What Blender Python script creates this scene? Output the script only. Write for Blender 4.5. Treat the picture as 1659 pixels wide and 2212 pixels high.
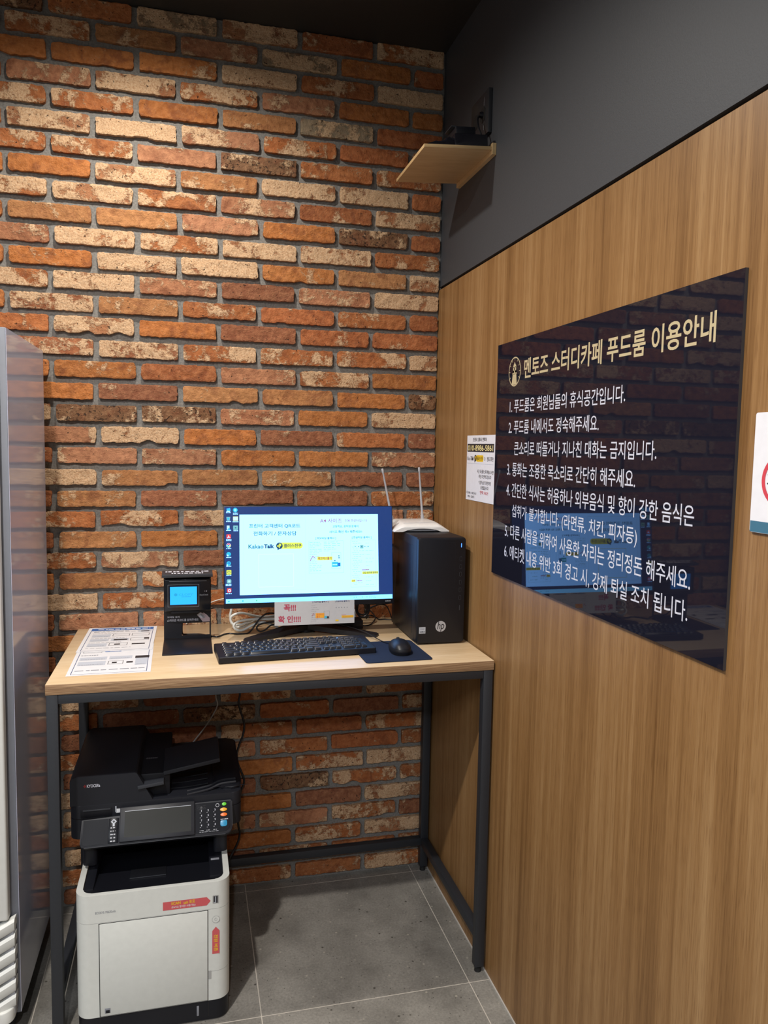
import bpy, bmesh, math, random
from mathutils import Vector, Matrix, noise
from math import sin, cos, pi, radians, sqrt, hypot

random.seed(7)
SC = bpy.context.scene
COL = SC.collection
for o in list(bpy.data.objects):
    bpy.data.objects.remove(o)

# ------------------------------------------------------------------ camera
F_PX = 1654.84
cam_d = bpy.data.cameras.new('camera')
cam = bpy.data.objects.new('camera', cam_d)
COL.objects.link(cam)
yaw, pit, rol = 0.2496, -0.0847, 0.0185
fw = Vector((sin(yaw) * cos(pit), cos(yaw) * cos(pit), sin(pit)))
rt0 = Vector((cos(yaw), -sin(yaw), 0))
up0 = rt0.cross(fw)
rt = rt0 * cos(rol) + up0 * sin(rol)
up = up0 * cos(rol) - rt0 * sin(rol)
M = Matrix((rt, up, -fw)).transposed().to_4x4()
M.translation = Vector((-0.85, -2.6058, 1.549))
cam.matrix_world = M
cam_d.sensor_fit = 'VERTICAL'
cam_d.sensor_height = 36
cam_d.lens = F_PX * 36 / 2212
cam_d.clip_start = 0.05
SC.camera = cam

# ------------------------------------------------------------------ world, lamps, exposure
SC.view_settings.view_transform = 'Standard'
SC.view_settings.look = 'None'
SC.view_settings.gamma = 1
SC.view_settings.use_curve_mapping = False
SC.view_settings.exposure = 0.0
SC.cycles.use_denoising = True
w = bpy.data.worlds.new('world')
SC.world = w
w.use_nodes = True
w.node_tree.nodes['Background'].inputs[0].default_value = (0.75, 0.85, 1.0, 1)
w.node_tree.nodes['Background'].inputs[1].default_value = 0.05


def spot(name, loc, power, col, angle=150, blend=0.3, radius=0.03, aim=(0, 0, -1)):
    d = bpy.data.lights.new(name, 'SPOT')
    d.energy = power
    d.color = col
    d.spot_size = radians(angle)
    d.spot_blend = blend
    d.shadow_soft_size = radius
    o = bpy.data.objects.new(name, d)
    o.location = loc
    o.rotation_euler = Vector(aim).to_track_quat('-Z', 'Y').to_euler()
    COL.objects.link(o)
    return o


WARM = (1.0, 0.86, 0.70)
COOL = (0.88, 0.93, 1.0)
spot('downlight_wall', (-0.98, -0.55, 2.86), 82, (1.0, 0.93, 0.84), 164, 1.0, 0.025)
spot('downlight_middle', (-1.35, -1.70, 2.86), 215, (1.0, 0.94, 0.87), 168, 1.0, 0.03)
spot('downlight_room', (-1.05, -4.2, 2.86), 165, (0.96, 0.97, 1.0), 172, 0.8, 0.04)


def area(name, loc, size, power, col, aim):
    d = bpy.data.lights.new(name, 'AREA')
    d.shape = 'RECTANGLE'
    d.size, d.size_y = size
    d.energy = power
    d.color = col
    o = bpy.data.objects.new(name, d)
    o.location = loc
    o.rotation_euler = Vector(aim).to_track_quat('-Z', 'Y').to_euler()
    COL.objects.link(o)
    return o


area('room_fill_area', (-2.4, -3.6, 2.85), (1.2, 1.2), 75, COOL, (0, 0, -1))  # added soft fill for the room, stands for no known fixture

# ------------------------------------------------------------------ materials
MATS = {}


def nt_new(name):
    m = bpy.data.materials.new(name)
    m.use_nodes = True
    nt = m.node_tree
    b = nt.nodes['Principled BSDF']
    MATS[name] = m
    return m, nt, b


def N(nt, typ, **kw):
    n = nt.nodes.new(typ)
    for k, v in kw.items():
        if k.startswith('i_'):
            n.inputs[k[2:].replace('_', ' ')].default_value = v
        else:
            setattr(n, k, v)
    return n


def ramp(nt, fac, stops, interp='LINEAR'):
    r = nt.nodes.new('ShaderNodeValToRGB')
    r.color_ramp.interpolation = interp
    el = r.color_ramp.elements
    while len(el) < len(stops):
        el.new(0.5)
    for e, (p, c) in zip(el, stops):
        e.position = p
        e.color = (*c, 1) if len(c) == 3 else c
    nt.links.new(fac, r.inputs[0])
    return r


def mix(nt, fac, a, b, mode='MIX'):
    m = nt.nodes.new('ShaderNodeMix')
    m.data_type = 'RGBA'
    m.blend_type = mode
    for v, s in ((fac, m.inputs[0]), (a, m.inputs[6]), (b, m.inputs[7])):
        if hasattr(v, 'links'):
            nt.links.new(v, s)
        elif isinstance(v, (int, float)):
            s.default_value = v
        else:
            s.default_value = (*v, 1)
    return m.outputs[2]


def mth(nt, op, a, b=None, c=None):
    m = nt.nodes.new('ShaderNodeMath')
    m.operation = op
    for v, s in ((a, m.inputs[0]), (b, m.inputs[1]), (c, m.inputs[2])):
        if v is None:
            continue
        if hasattr(v, 'links'):
            nt.links.new(v, s)
        else:
            s.default_value = v
    return m.outputs[0]


def mat(name, col, rough=0.5, metal=0.0, spec=0.5, var=0.025, scale=60.0, bump=0.0, coat=0.0):
    """plain surface with a little procedural mottling"""
    m, nt, b = nt_new(name)
    tc = N(nt, 'ShaderNodeTexCoord')
    nz = N(nt, 'ShaderNodeTexNoise')
    nz.inputs['Scale'].default_value = scale
    nz.inputs['Detail'].default_value = 4
    nt.links.new(tc.outputs['Object'], nz.inputs['Vector'])
    lo = tuple(max(0, c * (1 - var)) for c in col)
    hi = tuple(min(1, c * (1 + var)) for c in col)
    r = ramp(nt, nz.outputs[0], [(0.3, lo), (0.7, hi)])
    nt.links.new(r.outputs[0], b.inputs['Base Color'])
    b.inputs['Roughness'].default_value = rough
    b.inputs['Metallic'].default_value = metal
    b.inputs['Specular IOR Level'].default_value = spec
    b.inputs['Coat Weight'].default_value = coat
    if bump:
        bp = N(nt, 'ShaderNodeBump')
        bp.inputs['Strength'].default_value = bump
        bp.inputs['Distance'].default_value = 0.001
        nt.links.new(nz.outputs[0], bp.inputs['Height'])
        nt.links.new(bp.outputs[0], b.inputs['Normal'])
    return m


def emat(name, col, strength=1.0):
    """lit pixels of a screen or indicator"""
    m, nt, b = nt_new(name)
    b.inputs['Base Color'].default_value = (0.01, 0.01, 0.012, 1)
    b.inputs['Roughness'].default_value = 0.25
    b.inputs['Emission Color'].default_value = (*col, 1)
    b.inputs['Emission Strength'].default_value = strength
    return m


def brick_mat():
    m, nt, b = nt_new('weathered_brick')
    L = nt.links.new
    tc = N(nt, 'ShaderNodeTexCoord')
    ac = N(nt, 'ShaderNodeAttribute', attribute_name='tone')
    ap = N(nt, 'ShaderNodeAttribute', attribute_name='traits')   # r: lime amount, g: seed, b: dark flecks
    sep = N(nt, 'ShaderNodeSeparateColor')
    L(ap.outputs['Color'], sep.inputs[0])
    off = N(nt, 'ShaderNodeVectorMath', operation='SCALE')
    off.inputs[0].default_value = (7.0, 13.0, 5.0)
    L(sep.outputs[1], off.inputs['Scale'])
    pos = N(nt, 'ShaderNodeVectorMath', operation='ADD')
    L(tc.outputs['Object'], pos.inputs[0])
    L(off.outputs[0], pos.inputs[1])
    P = pos.outputs[0]

    def nz(scale, detail, rough, dist=0.0):
        n = N(nt, 'ShaderNodeTexNoise')
        n.inputs['Scale'].default_value = scale
        n.inputs['Detail'].default_value = detail
        n.inputs['Roughness'].default_value = rough
        n.inputs['Distortion'].default_value = dist
        L(P, n.inputs['Vector'])
        return n.outputs[0]
    big = nz(11, 3, 0.5, 0.6)
    mid = nz(60, 5, 0.65)
    fine = nz(210, 4, 0.7)
    streak_v = N(nt, 'ShaderNodeVectorMath', operation='MULTIPLY')
    L(P, streak_v.inputs[0])
    streak_v.inputs[1].default_value = (40, 60, 180)
    st = N(nt, 'ShaderNodeTexNoise')
    st.inputs['Scale'].default_value = 1.0
    st.inputs['Detail'].default_value = 5
    st.inputs['Distortion'].default_value = 1.0
    L(streak_v.outputs[0], st.inputs['Vector'])
    # body tone
    body = mix(nt, ramp(nt, mid, [(0.25, (0, 0, 0)), (0.75, (1, 1, 1))]).outputs[0], ac.outputs['Color'], (0.0, 0.0, 0.0), 'MIX')
    dark = mix(nt, 0.42, ac.outputs['Color'], (0.05, 0.02, 0.01))
    lite = mix(nt, 0.22, ac.outputs['Color'], (0.75, 0.42, 0.2))
    body = mix(nt, ramp(nt, mid, [(0.32, (0, 0, 0)), (0.68, (1, 1, 1))]).outputs[0], dark, lite)
    body = mix(nt, 0.25, body, ac.outputs['Color'])
    burnt = nz(17, 4, 0.6, 1.2)
    bf = ramp(nt, burnt, [(0.50, (0, 0, 0)), (0.66, (1, 1, 1))]).outputs[0]
    body = mix(nt, mth(nt, 'MULTIPLY', bf, 0.55), body, (0.16, 0.048, 0.022))
    dust = ramp(nt, nz(130, 5, 0.75), [(0.54, (0, 0, 0)), (0.70, (1, 1, 1))]).outputs[0]
    body = mix(nt, mth(nt, 'MULTIPLY', dust, 0.20), body, (0.56, 0.34, 0.20))
    # lime / old mortar patches
    f = mth(nt, 'MULTIPLY_ADD', mid, 0.42, mth(nt, 'MULTIPLY', big, 0.78))
    f = mth(nt, 'MULTIPLY_ADD', st.outputs[0], 0.12, f)
    f = mth(nt, 'MULTIPLY_ADD', fine, 0.14, f)          # centred near .75
    thr = mth(nt, 'MULTIPLY_ADD', sep.outputs[0], -0.36, 0.950)
    g = mth(nt, 'DIVIDE', mth(nt, 'SUBTRACT', f, thr), 0.07)
    g = mth(nt, 'MULTIPLY', mth(nt, 'MINIMUM', mth(nt, 'MAXIMUM', g, 0.0), 1.0), 0.88)
    lime = ramp(nt, fine, [(0.3, (0.34, 0.19, 0.10)), (0.5, (0.56, 0.37, 0.215)), (0.75, (0.70, 0.53, 0.36))]).outputs[0]
    col = mix(nt, g, body, lime)
    # dark pits
    pit_n = nz(95, 3, 0.6)
    pthr = mth(nt, 'MULTIPLY_ADD', sep.outputs[2], 0.14, 0.285)
    pit = mth(nt, 'DIVIDE', mth(nt, 'SUBTRACT', pthr, pit_n), 0.04)
    pit = mth(nt, 'MINIMUM', mth(nt, 'MAXIMUM', pit, 0.0), 1.0)
    col = mix(nt, mth(nt, 'MULTIPLY', pit, 0.85), col, (0.03, 0.017, 0.012))
    L(col, b.inputs['Base Color'])
    b.inputs['Roughness'].default_value = 0.86
    b.inputs['Specular IOR Level'].default_value = 0.25
    h = mth(nt, 'MULTIPLY_ADD', fine, 0.35, mth(nt, 'MULTIPLY', mid, 0.8))
    h = mth(nt, 'MULTIPLY_ADD', st.outputs[0], 0.16, h)
    h = mth(nt, 'MULTIPLY_ADD', pit, -0.5, h)
    h = mth(nt, 'MULTIPLY_ADD', g, 0.25, h)
    bp = N(nt, 'ShaderNodeBump')
    bp.inputs['Strength'].default_value = 1.0
    bp.inputs['Distance'].default_value = 0.006
    L(h, bp.inputs['Height'])
    L(bp.outputs[0], b.inputs['Normal'])
    return m


def wood_mat(name, lo, mid_, hi, axis='y', rough=0.42, streaks=1.0):
    """veneer with grain running along z"""
    m, nt, b = nt_new(name)
    L = nt.links.new
    tc = N(nt, 'ShaderNodeTexCoord')

    def sn(sc, detail, dist=0.0, rough_=0.55):
        mp = N(nt, 'ShaderNodeVectorMath', operation='MULTIPLY')
        L(tc.outputs['Object'], mp.inputs[0])
        mp.inputs[1].default_value = sc
        n = N(nt, 'ShaderNodeTexNoise')
        n.inputs['Scale'].default_value = 1
        n.inputs['Detail'].default_value = detail
        n.inputs['Distortion'].default_value = dist
        n.inputs['Roughness'].default_value = rough_
        L(mp.outputs[0], n.inputs['Vector'])
        return n.outputs[0]
    if axis == 'y':
        broad, med, fn, pore = sn((9, 9, 0.35), 3, 0.3), sn((45, 45, 0.9), 4, 0.7), sn((260, 260, 3.5), 4), sn((700, 700, 16), 2)
    else:
        broad, med, fn, pore = sn((1.2, 7, 7), 3, 0.8), sn((4, 30, 30), 4, 1.0), sn((12, 150, 150), 4), sn((30, 500, 500), 2)
    v = mth(nt, 'MULTIPLY', broad, 0.42)
    v = mth(nt, 'MULTIPLY_ADD', med, 0.36, v)
    v = mth(nt, 'MULTIPLY_ADD', fn, 0.22, v)
    c = ramp(nt, v, [(0.36, lo), (0.5, mid_), (0.64, hi)]).outputs[0]
    pr = ramp(nt, pore, [(0.36, (0.62, 0.55, 0.5)), (0.46, (1, 1, 1))]).outputs[0]
    c = mix(nt, 0.65 * streaks, c, pr, 'MULTIPLY')
    L(c, b.inputs['Base Color'])
    b.inputs['Roughness'].default_value = rough
    b.inputs['Specular IOR Level'].default_value = 0.35
    bp = N(nt, 'ShaderNodeBump')
    bp.inputs['Strength'].default_value = 0.12
    bp.inputs['Distance'].default_value = 0.0006
    L(fn, bp.inputs['Height'])
    L(bp.outputs[0], b.inputs['Normal'])
    return m


def floor_mat():
    m, nt, b = nt_new('grey_stone_tile')
    L = nt.links.new
    tc = N(nt, 'ShaderNodeTexCoord')
    sp = N(nt, 'ShaderNodeSeparateXYZ')
    L(tc.outputs['Object'], sp.inputs[0])

    def nz(scale, detail, rough=0.6, src=None):
        n = N(nt, 'ShaderNodeTexNoise')
        n.inputs['Scale'].default_value = scale
        n.inputs['Detail'].default_value = detail
        n.inputs['Roughness'].default_value = rough
        L(tc.outputs['Object'], n.inputs['Vector'])
        return n.outputs[0]
    cloud, grain = nz(4.5, 6, 0.62), nz(150, 5, 0.7)
    c = ramp(nt, cloud, [(0.3, (0.14, 0.133, 0.120)), (0.7, (0.30, 0.287, 0.260))]).outputs[0]
    c = mix(nt, 0.45, c, ramp(nt, grain, [(0.3, (0.35, 0.34, 0.32)), (0.7, (1.35, 1.33, 1.30))]).outputs[0], 'MULTIPLY')
    vo = N(nt, 'ShaderNodeTexVoronoi', feature='F1')
    vo.inputs['Scale'].default_value = 75
    L(tc.outputs['Object'], vo.inputs['Vector'])
    spk = ramp(nt, vo.outputs['Distance'], [(0.10, (1, 1, 1)), (0.17, (0, 0, 0))]).outputs[0]
    sel = ramp(nt, vo.outputs['Color'], [(0.56, (0, 0, 0)), (0.60, (1, 1, 1))]).outputs[0]
    c = mix(nt, mth(nt, 'MULTIPLY', spk, mth(nt, 'MULTIPLY', sel, 0.8)), c, (0.05, 0.046, 0.04))
    sel2 = ramp(nt, vo.outputs['Color'], [(0.34, (1, 1, 1)), (0.38, (0, 0, 0))]).outputs[0]
    c = mix(nt, mth(nt, 'MULTIPLY', spk, mth(nt, 'MULTIPLY', sel2, 0.45)), c, (0.36, 0.34, 0.30))

    vo2 = N(nt, 'ShaderNodeTexVoronoi', feature='F1')
    vo2.inputs['Scale'].default_value = 34
    L(tc.outputs['Object'], vo2.inputs['Vector'])
    sp2 = ramp(nt, vo2.outputs['Distance'], [(0.09, (1, 1, 1)), (0.15, (0, 0, 0))]).outputs[0]
    k1 = ramp(nt, vo2.outputs['Color'], [(0.60, (0, 0, 0)), (0.62, (1, 1, 1))]).outputs[0]
    k2 = ramp(nt, vo2.outputs['Color'], [(0.33, (1, 1, 1)), (0.35, (0, 0, 0))]).outputs[0]
    c = mix(nt, mth(nt, 'MULTIPLY', sp2, mth(nt, 'MULTIPLY', k1, 0.85)), c, (0.045, 0.040, 0.034))
    c = mix(nt, mth(nt, 'MULTIPLY', sp2, mth(nt, 'MULTIPLY', k2, 0.6)), c, (0.40, 0.37, 0.31))

    def grid(o, org):
        t = mth(nt, 'DIVIDE', mth(nt, 'SUBTRACT', o, org), 0.6)
        fr = mth(nt, 'ABSOLUTE', mth(nt, 'SUBTRACT', t, mth(nt, 'ROUND', t)))
        return mth(nt, 'LESS_THAN', fr, 0.0021)
    gl = mth(nt, 'MAXIMUM', grid(sp.outputs[0], -0.0641), grid(sp.outputs[1], -0.0319))
    c = mix(nt, gl, c, (0.52, 0.48, 0.42))
    L(c, b.inputs['Base Color'])
    b.inputs['Roughness'].default_value = 0.5
    b.inputs['Specular IOR Level'].default_value = 0.4
    bp = N(nt, 'ShaderNodeBump')
    bp.inputs['Strength'].default_value = 0.15
    bp.inputs['Distance'].default_value = 0.001
    L(grain, bp.inputs['Height'])
    L(bp.outputs[0], b.inputs['Normal'])
    return m


def ply_edge_mat(name, step=0.0030):
    """cut edge of plywood: thin veneers alternating along and across the grain"""
    m, nt, b = nt_new(name)
    L = nt.links.new
    tc = N(nt, 'ShaderNodeTexCoord')
    sp = N(nt, 'ShaderNodeSeparateXYZ')
    L(tc.outputs['Object'], sp.inputs[0])

    def nz(sc, detail):
        mp = N(nt, 'ShaderNodeVectorMath', operation='MULTIPLY')
        L(tc.outputs['Object'], mp.inputs[0])
        mp.inputs[1].default_value = sc
        n = N(nt, 'ShaderNodeTexNoise')
        n.inputs['Scale'].default_value = 1
        n.inputs['Detail'].default_value = detail
        L(mp.outputs[0], n.inputs['Vector'])
        return n.outputs[0]
    wob = mth(nt, 'MULTIPLY_ADD', nz((8, 8, 40), 2), 0.0014, sp.outputs[2])
    t = mth(nt, 'FRACT', mth(nt, 'DIVIDE', wob, step))
    lay = ramp(nt, t, [(0.0, (0, 0, 0)), (0.42, (0.1, 0.1, 0.1)), (0.52, (1, 1, 1)), (0.92, (0.85, 0.85, 0.85)), (1.0, (0, 0, 0))]).outputs[0]
    v = mth(nt, 'MULTIPLY_ADD', nz((9, 9, 420), 4), 0.75, mth(nt, 'MULTIPLY', lay, 0.30))
    c = ramp(nt, v, [(0.24, (0.105, 0.052, 0.024)), (0.48, (0.245, 0.135, 0.066)), (0.80, (0.50, 0.335, 0.19))]).outputs[0]
    L(c, b.inputs['Base Color'])
    b.inputs['Roughness'].default_value = 0.55
    return m


def painted_wall(name, col):
    return mat(name, col, 0.55, 0, 0.4, 0.05, 350, 0.25)


brick_mat()
mat('mortar', (0.180, 0.174, 0.162), 0.9, 0, 0.2, 0.25, 160, 1.0)
wood_mat('oak_veneer', (0.145, 0.069, 0.0215), (0.242, 0.128, 0.047), (0.332, 0.198, 0.086))
wood_mat('birch_face', (0.54, 0.39, 0.225), (0.61, 0.455, 0.28), (0.67, 0.52, 0.34), 'x', 0.24, 0.15)
wood_mat('shelf_face', (0.42, 0.28, 0.13), (0.50, 0.34, 0.165), (0.56, 0.40, 0.21), 'x', 0.5, 0.2)
ply_edge_mat('ply_edge')
ply_edge_mat('shelf_edge', 0.0031)
floor_mat()
painted_wall('charcoal_paint', (0.047, 0.051, 0.058))
painted_wall('black_paint', (0.020, 0.020, 0.019))
painted_wall('grey_paint', (0.30, 0.30, 0.29))
mat('shadow_gap', (0.012, 0.011, 0.010), 0.8)  # near-black that paints shade into gaps, grooves and the wall reveal
mat('caulk', (0.42, 0.40, 0.37), 0.6)
mat('anthracite_steel', (0.020, 0.0225, 0.028), 0.48, 0, 0.5, 0.05, 200, 0.15)
mat('black_plastic', (0.0075, 0.0082, 0.0120), 0.40, 0, 0.35)
mat('black_matte', (0.0065, 0.007, 0.0100), 0.55, 0, 0.3)
mat('black_gloss', (0.005, 0.006, 0.009), 0.16, 0, 0.4)
mat('black_acrylic', (0.0085, 0.0088, 0.0165), 0.022, 0, 0.24)
mat('acrylic_edge', (0.05, 0.05, 0.055), 0.2)
mat('dark_plastic', (0.0125, 0.0135, 0.0185), 0.45, 0, 0.35)
mat('dark_plastic_light', (0.030, 0.033, 0.041), 0.40)
mat('key_plastic', (0.014, 0.016, 0.022), 0.28)
mat('panel_black', (0.006, 0.0068, 0.0105), 0.30, 0, 0.14)
mat('paper_in_shade', (0.47, 0.47, 0.49), 0.4)  # paper greyed, the shade of the backlit notice put into its colour
mat('red_print_in_shade', (0.40, 0.055, 0.10), 0.5)  # red dulled likewise to paint in the notice's shaded face
mat('screen_off', (0.026, 0.027, 0.025), 0.20)
mat('printer_white', (0.63, 0.645, 0.61), 0.42)
mat('printer_grey', (0.36, 0.36, 0.35), 0.45)
mat('white_plastic', (0.70, 0.69, 0.68), 0.30)
mat('router_grey', (0.36, 0.37, 0.40), 0.4)
mat('fridge_white', (0.66, 0.67, 0.64), 0.35)
mat('fridge_trim', (0.17, 0.183, 0.215), 0.5, 0, 0.25)
mat('paper', (0.70, 0.71, 0.74), 0.35)
mat('paper_wall', (0.72, 0.72, 0.76), 0.3)
mat('gold_print', (0.47, 0.39, 0.235), 0.5)
mat('white_print', (0.55, 0.56, 0.64), 0.5)
mat('soft_white_print', (0.45, 0.46, 0.50), 0.5)
mat('black_print', (0.02, 0.02, 0.025), 0.5)
mat('grey_print', (0.22, 0.23, 0.26), 0.5)
mat('pale_print', (0.46, 0.49, 0.55), 0.5)
mat('navy_print', (0.02, 0.045, 0.14), 0.5)
mat('blue_print', (0.03, 0.12, 0.35), 0.5)
mat('red_print', (0.56, 0.05, 0.07), 0.5)
mat('dark_red_print', (0.16, 0.012, 0.014), 0.5)
mat('coral_sticker', (0.56, 0.095, 0.105), 0.4)
mat('yellow_print', (0.75, 0.48, 0.02), 0.45)
mat('pale_yellow_print', (0.78, 0.66, 0.30), 0.45)
mat('amber_print', (0.80, 0.36, 0.03), 0.45)
mat('cyan_print', (0.05, 0.42, 0.62), 0.45)
mat('skin_print', (0.42, 0.33, 0.36), 0.5)
mat('teal_print', (0.045, 0.145, 0.22), 0.4)
mat('lime_key', (0.13, 0.62, 0.03), 0.35)
mat('yellow_key', (0.80, 0.38, 0.02), 0.35)
mat('orange_key', (0.80, 0.16, 0.015), 0.35)
mat('blue_key', (0.02, 0.27, 0.50), 0.35)
mat('chrome', (0.40, 0.40, 0.42), 0.30)
mat('antenna_grey', (0.40, 0.40, 0.43), 0.4)
mat('cable_white', (0.62, 0.63, 0.60), 0.4)
mat('cable_black', (0.008, 0.008, 0.011), 0.4)
mat('mouse_pad_blue', (0.012, 0.020, 0.045), 0.85, 0, 0.2, 0.2, 900, 0.4)
mat('black_film', (0.010, 0.010, 0.014), 0.10, 0, 0.7)
mat('socket_dark', (0.030, 0.031, 0.035), 0.32)
mat('rubber', (0.008, 0.008, 0.008), 0.7)
emat('lit_white', (0.31, 0.78, 1.75), 2.15)
emat('lit_bar', (0.22, 0.75, 1.5), 1.8)
emat('lit_desktop', (0.006, 0.042, 0.20), 1.0)
emat('lit_teal', (0.0, 0.17, 0.27), 1.0)
emat('lit_deep', (0.0, 0.06, 0.17), 1.0)
emat('lit_pale', (0.22, 0.60, 0.68), 1.0)
emat('lit_faint', (0.56, 0.95, 1.0), 1.0)
emat('lit_magenta', (0.42, 0.02, 0.15), 1.0)
emat('lit_yellow', (0.85, 1.0, 0.12), 1.0)
emat('lit_amber', (0.80, 0.75, 0.10), 1.0)
emat('lit_red', (0.95, 0.08, 0.08), 1.0)
emat('lit_cyan', (0.02, 0.60, 0.95), 1.0)
emat('lit_blue', (0.02, 0.22, 0.80), 1.0)
emat('lit_green', (0.15, 0.75, 0.35), 1.0)
emat('lit_lcd', (0.026, 0.60, 2.0), 1.0)
emat('lit_lcd_dark', (0.015, 0.42, 0.80), 1.0)
emat('lit_led', (0.05, 0.20, 1.0), 3.0)


def fridge_side_mat():
    m, nt, b = nt_new('glossy_grey_panel')
    b.inputs['Base Color'].default_value = (0.44, 0.455, 0.56, 1)
    b.inputs['Roughness'].default_value = 0.075
    b.inputs['Specular IOR Level'].default_value = 0.40
    tc = N(nt, 'ShaderNodeTexCoord')
    n = N(nt, 'ShaderNodeTexNoise')
    n.inputs['Scale'].default_value = 9
    nt.links.new(tc.outputs['Object'], n.inputs['Vector'])
    bp = N(nt, 'ShaderNodeBump')
    bp.inputs['Strength'].default_value = 0.01
    bp.inputs['Distance'].default_value = 0.0005
    nt.links.new(n.outputs[0], bp.inputs['Height'])
    nt.links.new(bp.outputs[0], b.inputs['Normal'])


fridge_side_mat()

# ------------------------------------------------------------------ mesh helpers
WORLD = {}      # object name -> world matrix, for building parts in world coordinates


class Geo:
    def __init__(self):
        self.v, self.f, self.m, self.slots = [], [], [], []

    def slot(self, mname):
        if mname not in self.slots:
            self.slots.append(mname)
        return self.slots.index(mname)

    def add(self, vs, fs, mname):
        s = self.slot(mname)
        o = len(self.v)
        self.v += [Vector(p) for p in vs]
        self.f += [tuple(i + o for i in f) for f in fs]
        self.m += [s] * len(fs)

    def add_bm(self, bm, mname, mtx=None):
        bm.verts.ensure_lookup_table()
        for i, v in enumerate(bm.verts):
            v.index = i
        vs = [(mtx @ v.co if mtx else v.co.copy()) for v in bm.verts]
        self.add(vs, [[v.index for v in f.verts] for f in bm.faces], mname)
        bm.free()

    def box(self, lo, hi, mname, bevel=0.0, seg=2, mtx=None):
        bm = bmesh.new()
        bmesh.ops.create_cube(bm, size=1)
        lo, hi = Vector(lo), Vector(hi)
        c, s = (lo + hi) / 2, hi - lo
        for v in bm.verts:
            v.co = Vector((v.co.x * s.x, v.co.y * s.y, v.co.z * s.z)) + c
        if bevel:
            bmesh.ops.bevel(bm, geom=bm.edges[:], offset=bevel, segments=seg, affect='EDGES', profile=0.5)
        self.add_bm(bm, mname, mtx)
        return self

    def prism(self, poly, z0, z1, mname, mtx=None, bevel=0.0):
        """extrude a 2D polygon (counter-clockwise) along z"""
        bm = bmesh.new()
        lo = [bm.verts.new((x, y, z0)) for x, y in poly]
        hi = [bm.verts.new((x, y, z1)) for x, y in poly]
        bm.faces.new(lo[::-1])
        top = bm.faces.new(hi)
        n = len(poly)
        for i in range(n):
            j = (i + 1) % n
            bm.faces.new((lo[i], lo[j], hi[j], hi[i]))
        if bevel:
            bmesh.ops.bevel(bm, geom=list(top.edges), offset=bevel, segments=2, affect='EDGES', profile=0.5)
        self.add_bm(bm, mname, mtx)
        return self

    def cyl(self, base, axis, r0, r1, h, mname, n=24):
        a = Vector(axis).normalized()
        t = a.orthogonal().normalized()
        b_ = a.cross(t)
        base = Vector(base)
        vs = []
        for k, r in ((0, r0), (h, r1)):
            for i in range(n):
                an = 2 * pi * i / n
                vs.append(base + a * k + (t * cos(an) + b_ * sin(an)) * r)
        fs = [(i, (i + 1) % n, n + (i + 1) % n, n + i) for i in range(n)]
        fs.append(tuple(range(n - 1, -1, -1)))
        fs.append(tuple(range(n, 2 * n)))
        self.add(vs, fs, mname)
        return self

    def tube(self, pts, r, mname, n=10, sub=8, r1=None):
        P = [Vector(p) for p in pts]
        path = []
        for i in range(len(P) - 1):
            p0, p1, p2, p3 = P[max(i - 1, 0)], P[i], P[i + 1], P[min(i + 2, len(P) - 1)]
            for k in range(sub):
                t = k / sub
                path.append(0.5 * ((2 * p1) + (p2 - p0) * t + (2 * p0 - 5 * p1 + 4 * p2 - p3) * t * t + (3 * p1 - p0 - 3 * p2 + p3) * t ** 3))
        path.append(P[-1])
        vs, fs = [], []
        up_ = None
        for i, p in enumerate(path):
            d = (path[min(i + 1, len(path) - 1)] - path[max(i - 1, 0)]).normalized()
            if up_ is None:
                up_ = d.orthogonal().normalized()
            up_ = (up_ - d * up_.dot(d)).normalized()
            s_ = d.cross(up_)
            rr = r if r1 is None else r + (r1 - r) * i / (len(path) - 1)
            for j in range(n):
                a = 2 * pi * j / n
                vs.append(p + (up_ * cos(a) + s_ * sin(a)) * rr)
        for i in range(len(path) - 1):
            for j in range(n):
                fs.append((i * n + j, i * n + (j + 1) % n, (i + 1) * n + (j + 1) % n, (i + 1) * n + j))
        fs.append(tuple(range(n - 1, -1, -1)))
        fs.append(tuple(range(len(vs) - n, len(vs))))
        self.add(vs, fs, mname)
        return self

    def sections(self, rings, mname, caps=True):
        """loft of equal-length closed rings"""
        n = len(rings[0])
        vs = [p for r in rings for p in r]
        fs = []
        for i in range(len(rings) - 1):
            for j in range(n):
                fs.append((i * n + j, i * n + (j + 1) % n, (i + 1) * n + (j + 1) % n, (i + 1) * n + j))
        if caps:
            fs.append(tuple(range(n - 1, -1, -1)))
            fs.append(tuple(range(len(vs) - n, len(vs))))
        self.add(vs, fs, mname)
        return self

    def xf(self, mtx):
        self.v = [mtx @ p for p in self.v]
        return self

    def build(self, name, parent=None, smooth=35):
        me = bpy.data.meshes.new(name)
        vs = self.v
        if parent is not None:
            inv = WORLD[parent.name].inverted()
            vs = [inv @ p for p in vs]
        me.from_pydata([tuple(p) for p in vs], [], self.f)
        for s in self.slots:
            me.materials.append(MATS[s])
        me.polygons.foreach_set('material_index', self.m)
        bm = bmesh.new()
        bm.from_mesh(me)
        bmesh.ops.recalc_face_normals(bm, faces=bm.faces)
        bm.to_mesh(me)
        bm.free()
        if smooth:
            me.polygons.foreach_set('use_smooth', [True] * len(me.polygons))
            me.set_sharp_from_angle(angle=radians(smooth))
        o = bpy.data.objects.new(name, me)
        COL.objects.link(o)
        if parent is not None:
            o.parent = parent
            WORLD[o.name] = WORLD[parent.name]
        else:
            WORLD[o.name] = Matrix.Identity(4)
        return o


def box(lo, hi, m, bevel=0.0, seg=2):
    return Geo().box(lo, hi, m, bevel, seg)


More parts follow.
